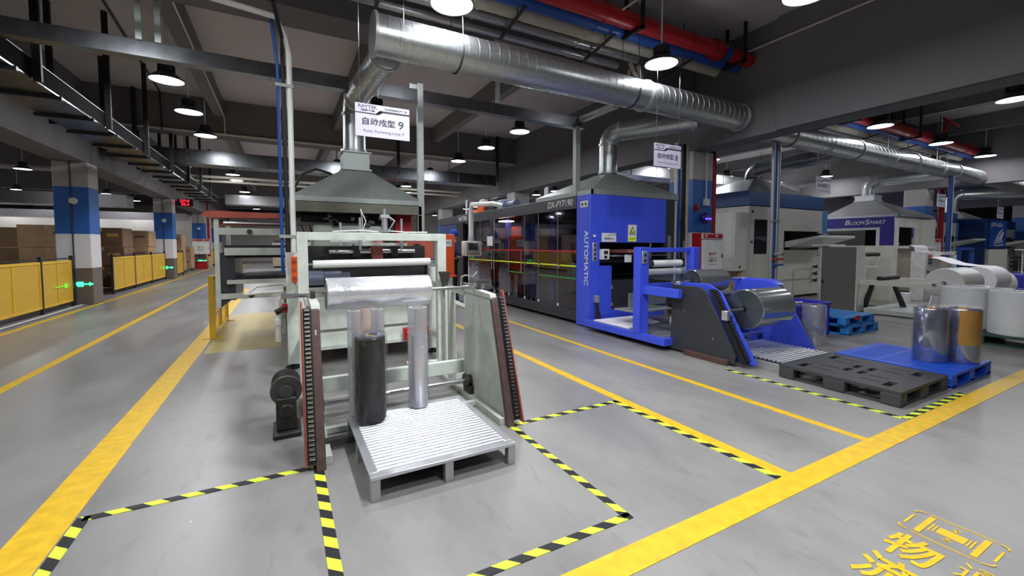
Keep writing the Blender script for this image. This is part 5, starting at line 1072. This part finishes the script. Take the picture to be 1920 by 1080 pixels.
for xa, xb in ((x0, x0 + .14), ((x0 + x1) / 2 - .08, (x0 + x1) / 2 + .08), (x1 - .14, x1)):
    for ya, yb in ((y0, y0 + .16), ((y0 + y1) / 2 - .1, (y0 + y1) / 2 + .1), (y1 - .16, y1)): obj('foot_block', G().box(xa, xb, ya, yb, .0, h_ - .03), 'blackpal', t, .012)
obj('runner', G().box(x0 + .01, x1 - .01, y0 + .01, y0 + .1, 0, .02).box(x0 + .01, x1 - .01, y1 - .1, y1 - .01, 0, .02).box(x0 + .02, x0 + .1, y0 + .1, y1 - .1, 0, .02).box(x1 - .1, x1 - .02, y0 + .1, y1 - .1, 0, .02), 'blackpal', t)
def gridpallet(lab, x0, x1, y0, y1, z0, h_, m, rot=0):
    t = thing('plastic_pallet', lab, 'pallet', ((x0 + x1) / 2, (y0 + y1) / 2, z0)); cuts = []
    nx, ny = 3, 3
    for q in range(26):
        x = x0 + .1 + q * (x1 - x0 - .2) / 26
        for j in range(3):
            ya = y0 + .12 + j * (y1 - y0 - .2) / 3; cuts.append((x, x + .014, ya, ya + (y1 - y0) * .24))
    g = G(); slab(g, x0, x1, y0, y1, z0 + h_ - .025, z0 + h_, cuts); obj('slatted_deck', g, m, t)
    for i in range(3):
        for j in range(3):
            xa = x0 + i * (x1 - x0 - .13) / 2; ya = y0 + j * (y1 - y0 - .13) / 2; obj('foot_block', G().box(xa, xa + .13, ya, ya + .13, z0, z0 + h_ - .025), m, t, .01)
    obj('runner', G().box(x0, x1, y0, y0 + .09, z0, z0 + .025).box(x0, x1, y1 - .09, y1, z0, z0 + .025).box(x0, x0 + .09, y0 + .09, y1 - .09, z0, z0 + .025).box(x1 - .09, x1, y0 + .09, y1 - .09, z0, z0 + .025), m, t)
    return t
gridpallet('royal blue slatted plastic pallet under the wrapped silver and gold rolls', 6.13, 7.3, 1.66, 2.74, 0, .15, 'bluepal')
gridpallet('light blue plastic pallet, lower one of the stack of two', 8.25, 9.3, 3.5, 4.5, 0, .15, 'cyanpal'); gridpallet('light blue plastic pallet, upper one of the stack of two', 8.2, 9.2, 3.52, 4.5, .151, .15, 'cyanpal')
tag(obj('red_tag', G().box(8.5, 8.62, 3.5, 3.52, .25, .32), 'red'), 'small red tag on the upper light blue pallet', 'tag')
_b = M['filmdark'].node_tree; _p = _b.nodes['Principled BSDF']; _t = _b.nodes.new('ShaderNodeTangent'); _t.direction_type = 'RADIAL'; _t.axis = 'X'; _b.links.new(_t.outputs[0], _p.inputs['Tangent']); _p.inputs['Anisotropic'].default_value = .9; _p.inputs['Metallic'].default_value = .7
M['goldfilm'] = mat('amber_core_showing_through', (200, 150, 70), .2, .4, var=.15, scale=3); M['bluesilver'] = mat('silver_film_roll', (176, 182, 196), .12, .85, var=.12, scale=3, stretch=(6, 6, .4))
for (x, y, mm, lab) in ((6.7, 2.02, 'bluesilver', 'upright silver film roll in clear wrap on the royal blue pallet, left one'), (6.98, 1.83, 'bluesilver', 'upright film roll with amber core in clear wrap on the royal blue pallet, right one')):
    t = thing('wrapped_film_roll', lab, 'film roll', (x, y, .15)); obj('film', G().lathe([(.05, 0), (.145, 0), (.15, .01), (.15, .61), (.145, .62), (.05, .62)], (x, y, .152), 56), mm, t)
    g = G(); crinkle(g, x, y, .152, .775, .162, .02, 96, 40, .6); crumple_top(g, x, y, .78, .16, .06); obj('stretch_wrap', g, 'wrap', t); obj('core', G().pipe([(x, y, .16), (x, y, .78)], .05, .04), 'core', t)
    if x > 6.8: obj('amber_panel', G().sheet([[(x + rr * math.cos(a), y + rr * math.sin(a), z) for a in [PI * (1.02 + .055 * k) for k in range(13)]] for rr, z in ((.1535, .36), (.1535, .76))]), 'goldfilm', t)
t = thing('clear_film_roll', 'upright clear roll standing on the floor in front of the violet crate', 'film roll', (7.05, 3.45, 0)); obj('film', G().lathe([(.15, .0), (.155, .01), (.155, .6), (.15, .61), (.05, .61)], (7.07, 3.45, 0), 48), 'sleeve', t); obj('inner_film', G().lathe([(.05, .0), (.1, .0), (.1, .6), (.05, .6)], (7.07, 3.45, 0.002), 48), 'sleeve', t)
t = thing('plastic_crate', 'violet blue open mesh plastic crate on the floor behind the unwinder', 'crate', (7.6, 4.0, 0)); x0, x1, y0, y1, h_ = 6.95, 8.1, 3.72, 4.35, .56
g = G()
for z in (.02, .14, .27, .4): g.box(x0, x1, y0, y0 + .012, z, z + .025).box(x0, x1, y1 - .012, y1, z, z + .025).box(x0, x0 + .012, y0, y1, z, z + .025).box(x1 - .012, x1, y0, y1, z, z + .025)
obj('side_bars', g, 'crate', t)
g = G(); k = 0
x = x0
while x < x1: w_ = .04 if k % 6 == 0 else .012; g.box(x, x + w_, y0 - .004, y0 + .014, 0, h_).box(x, x + w_, y1 - .014, y1 + .004, 0, h_); x += .055; k += 1
y = y0
while y < y1: g.box(x0 - .004, x0 + .014, y, y + .014, 0, h_).box(x1 - .014, x1 + .004, y, y + .014, 0, h_); y += .055
obj('lattice', g, 'crate', t); obj('rim', G().box(x0 - .02, x1 + .02, y0 - .02, y0 + .02, h_ - .05, h_).box(x0 - .02, x1 + .02, y1 - .02, y1 + .02, h_ - .05, h_).box(x0 - .02, x0 + .02, y0, y1, h_ - .05, h_).box(x1 - .02, x1 + .02, y0, y1, h_ - .05, h_), 'crate', t, .006)
obj('bottom', G().box(x0, x1, y0, y1, .005, .02), 'crate', t)
g = G(); random.seed(5)
for k in range(9): g.sphere((random.uniform(x0 + .2, x1 - .25), random.uniform(y0 + .18, y1 - .18), random.uniform(.12, .38)), random.uniform(.08, .13), (1.2, .9, .8), 10)
tag(obj('film_scrap', g, 'wrap'), 'crumpled clear film scrap inside the violet blue crate', 'film scrap')
for o_, (x, y, lab) in enumerate(((10.05, 2.62, 'big upright milky film roll on the green pallet, left and behind'), (9.78, 1.98, 'big upright milky film roll on the green pallet, at the right edge'))):
    t = thing('milky_film_roll', lab, 'film roll', (x, y, .15)); obj('film', G().lathe([(.06, 0), (.3, 0), (.31, .012), (.31, .65), (.3, .66), (.06, .66)], (x, y, .152), 72), 'filmroll', t)
    g = G(); crumple_top(g, x, y, .825, .3, .07, 56); obj('film_top', g, 'wrap', t); g = G(); crinkle(g, x, y, .152, .82, .316, .01, 120, 40, .8); obj('wrap', g, 'wrap', t)
gridpallet('dark green plastic pallet under the big milky film rolls', 9.4, 10.5, 1.6, 3.0, 0, .15, 'greenpal')

# ================================================================== TALL CREAM MACHINE AND ITS UNWINDER
def cream_machine(lab, x0, x1, y0, z1, side_blue=True, dz=0):
    t = thing('forming_machine', lab, 'machine', (x0, y0, 0)); P = t
    yb = y0 + 6.5
    obj('body', G().box(x0, x0 + .14 * 0 + (x1 - x0) * .41, y0, y0 + .06, .07, z1 - .4).box(x0 + (x1 - x0) * .41, x1 - .35, y0, y0 + .06, .07, 1.38).box(x0 + (x1 - x0) * .41, x1 - .35, y0, y0 + .06, 1.92, z1 - .4).box(x1 - .5, x1 - .35, y0, y0 + .06, 1.38, 1.92), 'cream', P, .004)
    obj('side_wall', G().box(x0, x0 + .04, y0 + .06, yb, .07, z1 - .4).box(x1 - .4, x1 - .35, y0 + .06, yb, .07, z1 - .4), 'cream', P)
    obj('inner_back', G().box(x0 + .1, x1 - .4, y0 + .9, y0 + 1.0, .1, z1 - .5), 'black', P)
    obj('top_band', G().box(x0 - .01, x1 - .3, y0 - .02, yb, z1 - .38, z1), 'navy2', P, .006); obj('base', G().box(x0 + .05, x1 - .4, y0 + .05, yb, 0, .07), 'black', P)
    obj('blue_edge', G().box(x1 - .35, x1, y0 + .02, y0 + .5, .07, z1 - .38), 'skyblue', P, .006)
    d = obj('door', G().box(x0 + .03, x0 + .19, y0 - .03, y0, .35, z1 - .45).box(x0 + .78, x0 + 1.25, y0 - .03, y0, .35, z1 - .45).box(x0 + .19, x0 + .78, y0 - .03, y0, .35, 1.28).box(x0 + .19, x0 + .78, y0 - .03, y0, 2.2, z1 - .45), 'cream', P, .008)
    obj('window', G().box(x0 + .19, x0 + .78, y0 - .02, y0 - .012, 1.28, 2.2), 'door_glass', d); obj('handle', G().box(x0 + 1.1, x0 + 1.18, y0 - .06, y0 - .03, .95, 1.25), 'black', d, .01)
    for z in (.55, 1.6, z1 - .55): obj('hinge', G().cyl((x0 + .08, y0 - .05, z), (x0 + .08, y0 - .02, z), .03, n=12), 'black', d)
    obj('control_unit', G().box(x0 + .25, x0 + .7, y0 + .15, y0 + .3, 1.65, 1.95), 'white', P, .006); obj('control_screen', G().box(x0 + .28, x0 + .5, y0 + .14, y0 + .15, 1.7, 1.88), 'screen', P); obj('paper_note', G().box(x0 + .22, x0 + .5, y0 + .1, y0 + .11, 1.42, 1.52), 'sticker', P)
    obj('feed_tray', G().prism([(y0, 1.45), (y0 - .9, 1.72), (y0 - .9, 1.78), (y0, 1.62)], 0, x0 + (x1 - x0) * .42, x1 - .45), 'filmroll', P, .006); obj('tray_belt', G().box(x0 + (x1 - x0) * .55, x1 - .5, y0 - .88, y0 + .2, 1.8, 1.83), 'black', P)
    obj('tray_roller', G().cyl((x0 + (x1 - x0) * .5, y0 - .8, 1.8), (x1 - .4, y0 - .8, 1.8), .035, n=16), 'steel', P)
    for z in (.95, .58, .38, .18): obj('gauge', G().lathe([(.02, 0), (.06, -.01), (.07, 0)], (x1 - .55, y0, z + .3), 20, axis='y'), 'steel', P)
    for z in (.88, .68, .48): obj('valve', G().cyl((x1 - .9, y0 - .12, z), (x1 - .75, y0, z), .025, n=10).cyl((x1 - .92, y0 - .14, z), (x1 - .88, y0 - .12, z), .05, n=10), 'iron', P)
    obj('front_rail', G().tube([(x0 + 1.5, y0 - .35, 0), (x0 + 1.5, y0 - .35, .85), (x1 - 1.0, y0 - .35, .85), (x1 - 1.0, y0 - .35, 0)], .022, 8), 'plate', P)
    return t
M['navy2'] = mat('royal_navy_enamel', (30, 78, 140), .4, var=.04)
cream_machine('tall cream machine with blue top band and feed opening, right of the fire cabinet', 10.8, 14.75, 6.9, 2.95)
t = thing('electric_cabinet', 'grey electric cabinet on the left side of the tall cream machine', 'cabinet', (10.6, 7.2, .84))
obj('body', G().box(10.3, 10.8, 6.95, 7.75, .84, 2.38), 'filmroll', t, .01); obj('door', G().box(10.29, 10.3, 7.0, 7.7, .9, 2.32), 'filmroll', t, .004); obj('lock', G().box(10.5, 10.56, 6.94, 6.95, .92, .97), 'black', t)
obj('conduits', G().cyl((10.6, 7.2, 0), (10.6, 7.2, .84), .04).cyl((10.7, 7.1, 0), (10.7, 7.1, .84), .04), 'core', t)
def cream_unwinder(lab, x0, y0, w_, h_=1.5):
    t = thing('sheet_unwinder', lab, 'machine', (x0, y0, 0)); P = t
    obj('side_cabinet', G().box(x0, x0 + .35, y0, y0 + .75, .02, h_), 'cream', P, .006); obj('side_door', G().box(x0 - .012, x0, y0 + .03, y0 + .72, .04, h_ - .03), 'plate2', P, .004); obj('lock', G().box(x0 - .02, x0 - .01, y0 + .66, y0 + .7, .62, .7), 'black', P)
    obj('far_cabinet', G().box(x0 + w_ - .3, x0 + w_, y0, y0 + .75, .02, h_), 'cream', P, .006)
    obj('rear_panel', G().box(x0 + .35, x0 + w_ - .3, y0 + .5, y0 + .54, .3, h_ - .05), 'filmroll', P); obj('top_plate', G().box(x0 - .1, x0 + .7, y0 + .55, y0 + .9, h_, h_ + .03), 'cream', P)
    obj('black_roller', G().cyl((x0 + .36, y0 + .1, h_ - .2), (x0 + w_ - .75, y0 + .1, h_ - .2), .05, n=16), 'black', P); obj('white_bar', G().cyl((x0 + .36, y0 + .1, h_ - .5), (x0 + w_ - .75, y0 + .1, h_ - .5), .025, n=10).cyl((x0 + w_ - .75, y0 + .1, h_ - .5), (x0 + w_ - .75, y0 + .1, h_ - .15), .02, n=10), 'white', P)
    for x in (x0 + .1, x0 + w_ - .2): obj('arm', G().box(x, x + .06, y0 - 1.35, y0, .64, .74), 'cream', P, .004)
    obj('black_roller', G().cyl((x0 + .25, y0 - .3, .78), (x0 + w_ - .8, y0 - .3, .78), .05, n=16), 'black', P)
    obj('leg', G().prism([(y0 - .15, .64), (y0 - .08, .64), (y0 + .1, 0), (y0, 0)], 0, x0 + .4, x0 + .48), 'black', P); obj('leg', G().prism([(y0 - .35, .64), (y0 - .28, .64), (y0 - .5, 0), (y0 - .6, 0)], 0, x0 + .9, x0 + .98), 'black', P)
    obj('floor_tray', G().box(x0 + .1, x0 + w_ - .2, y0 - 1.9, y0 - .1, .02, .12), 'plate', P, .004); obj('tray_deck', G().box(x0 + .2, x0 + w_ - .3, y0 - 1.8, y0 - .2, .12, .13), 'galv2', P)
    return t
M['plate2'] = mat('dark_grey_door', (112, 110, 106), .5, var=.04)
cream_unwinder('cream unwinding stand with dark grey door and black rollers, behind the light blue pallets', 11.25, 4.65, 1.95)
film_roll('big white paper roll on the arms of the cream unwinding stand', 11.8, 12.9, 3.4, .73, .31, .045, 11.3, 13.2, 'filmroll', 'filmroll', .03)
# indigo machine
t = thing('forming_machine', 'cream machine with indigo band and window fronts, behind the cream unwinding stand', 'machine', (17, 6.1, 0)); P = t
obj('top_band', G().box(16.95, 17.0, 6.1, 13.0, 2.1, 2.42), 'purple', P, .004); obj('corner_pillar', G().box(16.95, 17.02, 6.1, 6.45, .1, 2.1), 'purple', P, .004); obj('roof', G().box(17, 19.7, 6.2, 13, 2.36, 2.42), 'cream', P)
g = G().box(16.97, 17.0, 6.45, 13, 2.02, 2.1).box(16.97, 17.0, 6.45, 13, 1.25, 1.32)
for y in (6.45, 8.2, 9.7, 11.2): g.box(16.97, 17.0, y, y + .1, 1.32, 2.02)
obj('window_frame', g, 'white', P); obj('lower_panel', G().box(16.97, 17.0, 6.45, 13, .1, 1.25), 'cream', P); obj('window_pane', G().box(16.985, 16.99, 6.85, 13, 1.32, 2.02), 'pane', P)
obj('front_panel', G().box(17.0, 17.35, 6.1, 6.16, .1, 2.42).box(17.35, 18.6, 6.1, 6.16, 2.1, 2.42).box(17.35, 18.6, 6.1, 6.16, .1, 1.5).box(18.6, 20.2, 6.1, 6.16, .1, 2.42), 'cream', P, .004)
g = G(); random.seed(2)
for k in range(20): y = random.uniform(6.9, 9.5); z = random.uniform(1.2, 1.9); g.box(17.2, 17.9, y, y + random.uniform(.1, .5), z, z + random.uniform(.04, .12))
obj('inner_mechanism', g, 'iron', P); obj('inner_wall', G().box(18.8, 18.9, 6.3, 12, .2, 2.3), 'black', P); obj('inner_cone', G().lathe([(.05, .3), (.12, .22), (.3, 0)], (17.7, 6.5, 1.55), 20), 'sticker', P)
obj('feed_table', G().box(16.6, 18.7, 5.62, 6.1, 1.42, 1.5), 'white', P); obj('table_side', G().box(17.0, 18.4, 5.6, 6.0, .1, 1.42), 'beige', P)
for c_, y_, w_, h_ in (('B', 7.42, .13, .16), ('LOOM', 7.27, .38, .12), ('S', 6.86, .12, .16), ('MART', 6.72, .4, .12)): text(c_, (16.94, y_, 2.2), (0, -1, 0), (0, 0, 1), w_, h_, 'sticker', P, .01, shear=.25)
g = G(); pr = [(6.0, 1.52), (5.62, 1.52), (5.5, 1.46), (5.46, 1.2), (5.5, .9), (5.44, .6), (5.3, .36), (5.1, .3)]
g.sheet([[(16.7, y, z) for y, z in pr], [(17.7, y, z) for y, z in pr]]); tag(obj('paper_web', g, 'paper'), 'white sheet hanging down from the feed table of the indigo machine', 'paper sheet')
t = thing('control_box', 'white control box with six buttons beside the hanging white sheet', 'control box', (15.6, 4.8, .5)); obj('cabinet', G().box(15.3, 16.3, 4.8, 5.1, .0, 1.34), 'white', t, .01); obj('frame', G().box(16.3, 17.6, 4.82, 4.9, 1.24, 1.33).box(17.5, 17.6, 4.82, 4.9, 0, 1.3).box(16.3, 17.5, 4.84, 4.88, .55, .62), 'white', t); obj('brown_panel', G().box(16.3, 17.5, 4.95, 4.98, .62, 1.05), 'beige', t)
obj('button_panel', G().box(15.45, 15.75, 4.79, 4.8, .98, 1.26), 'galv2', t)
for i in range(2):
    for j in range(3): obj('button', G().cyl((15.52 + i * .14, 4.77, 1.03 + j * .09), (15.52 + i * .14, 4.79, 1.03 + j * .09), .025, n=10), 'red' if j == 2 else 'dark', t)
obj('logo', G().tube(arc((15.5, 4.79, .78), .04, 0, 2 * PI, (1, 0, 0), (0, 0, 1), 12), .008, 4).box(15.58, 15.75, 4.785, 4.8, .76, .79), 'ink', t)
g = G(); pr = [(4.88, 1.2), (4.6, 1.15), (4.3, 1.04), (4.0, 1.0), (3.72, .995)]
g.sheet([[(15.6 - .5 * (4.88 - y), y, z) for y, z in pr], [(16.6 - .5 * (4.88 - y), y, z) for y, z in pr]]); tag(obj('paper_web', g, 'paper'), 'white paper web sloping from the control box down to a white roll', 'paper sheet')
film_roll('white paper roll at the end of the sloping paper web', 14.9, 16.0, 3.7, .66, .33, .045, 14.7, 16.2, 'paper', 'paper', .03)
film_roll('white wrapped paper roll lying behind the milky rolls', 17.4, 18.6, 4.2, .4, .4, .05, 17.3, 18.7, 'paper', 'filmroll', .02)
t = thing('plastic_crate', 'violet crate with crumpled film at the right edge behind the milky rolls', 'crate', (20.6, 4.2, 0)); obj('box', G().box(20.0, 21.2, 4.0, 4.5, 0, .6), 'crate', t, .01); obj('film_heap', G().sphere((20.4, 4.2, .62), .25, (1.6, .9, .35), 14), 'wrap', t)
t = thing('paper_offcut', 'white sheet offcut and core standing on the floor in the distance', 'paper roll', (13.5, 4.6, 0)); obj('core_roll', G().cyl((13.4, 4.55, 0), (13.4, 4.55, .35), .12), 'paper', t); obj('offcut', G().prism([(13.75, 0), (14.3, 0), (14.3, .5), (14.0, .6), (13.9, .3)], 1, 4.2, 4.22), 'paper', t)
# far machines
cream_machine('second tall cream machine with blue top band, right of the second right column', 22.4, 25.3, 6.9, 2.85)
t = thing('forming_machine', 'dark blue machine marked SPF-650 with a white line drawing, far right', 'machine', (26.2, 6.2, 0)); P = t
obj('body', G().box(25.6, 28.2, 6.2, 12, 0, 2.62), 'navy', P, .01); obj('front_panel', G().box(25.9, 28.0, 6.14, 6.2, 1.42, 2.58), 'pipeblue', P, .006); obj('base_panel', G().box(25.7, 28.1, 6.1, 6.2, .1, 1.35), 'cream', P)
text('SPF-650', (25.95, 6.13, 2.3), (1, 0, 0), (0, 0, 1), 1.4, .16, 'sticker', P, .0)
g = G()
for pts in ([(26.5, 1.6), (26.8, 1.9), (27.1, 2.1), (27.4, 2.2)], [(26.8, 1.6), (27.0, 1.85), (27.25, 1.95)], [(27.1, 1.6), (27.15, 1.8), (27.4, 1.95)], [(27.4, 1.62), (27.3, 1.85), (27.55, 2.05)], [(27.0, 2.0), (27.25, 2.0), (27.5, 2.1)], [(26.4, 1.55), (26.9, 1.5), (27.6, 1.55)]): g.tube([(a, 6.13, b) for a, b in pts], .02, 5)
obj('line_drawing', g, 'sticker', P)
cream_machine('third tall cream machine with blue top band, at the right edge', 28.8, 33, 6.9, 2.7)
cream_unwinder('grey fronted unwinding stand far right below the SPF-650 machine', 22.0, 3.7, 2.2, 1.35)
hydrant(20.2, 6.4, .9, 'small fire hydrant cabinet by the second right column')
t = thing('rail_frame', 'blue and grey roller frame beside the far unwinding stand', 'machine', (20.5, 5, 0)); obj('frame', G().box(20.0, 20.1, 5.4, 5.5, 0, 1.45).box(21.2, 21.3, 5.4, 5.5, 0, 1.45).box(20.1, 21.2, 5.4, 5.5, 1.35, 1.45).box(20.1, 21.2, 5.4, 5.5, .6, .7), 'pipeblue', t)
# rows of simple machines and shelves in the depth behind the front line
for i, (x, y, m, lab) in enumerate(((1.2, 22, 'cream', 'cream machine block deep in the hall behind the left machine'), (4.6, 26, 'red', 'red and white equipment deep in the hall behind the trays'), (11.5, 20, 'skyblue', 'light blue machine deep in the hall behind the hoods'), (17.5, 18, 'cream', 'cream machine deep in the right bay'), (24, 19, 'navy', 'dark blue machine deep in the right bay'), (-.6, 33, 'beige', 'beige pallet load deep in the hall'))):
    t = thing('distant_machine', lab, 'machine', (x, y, 0)); obj('body', G().box(x, x + 2.4, y, y + 3, .1, 1.7), m, t, .03); obj('roof', G().box(x + .1, x + 2.3, y + .1, y + 2.9, 1.7, 1.85), 'dark', t); obj('window', G().box(x + .3, x + 1.5, y - .02, y, .9, 1.5), 'screen', t); obj('feet', G().box(x + .1, x + 2.3, y + .1, y + 2.9, 0, .1), 'black', t)

for o in bpy.data.objects:
    if o.parent is None and 'label' in o:
        n_ = len(o['label'].split())
        if n_ > 16 or n_ < 4: print('LABELLEN', n_, o.name, o['label'])
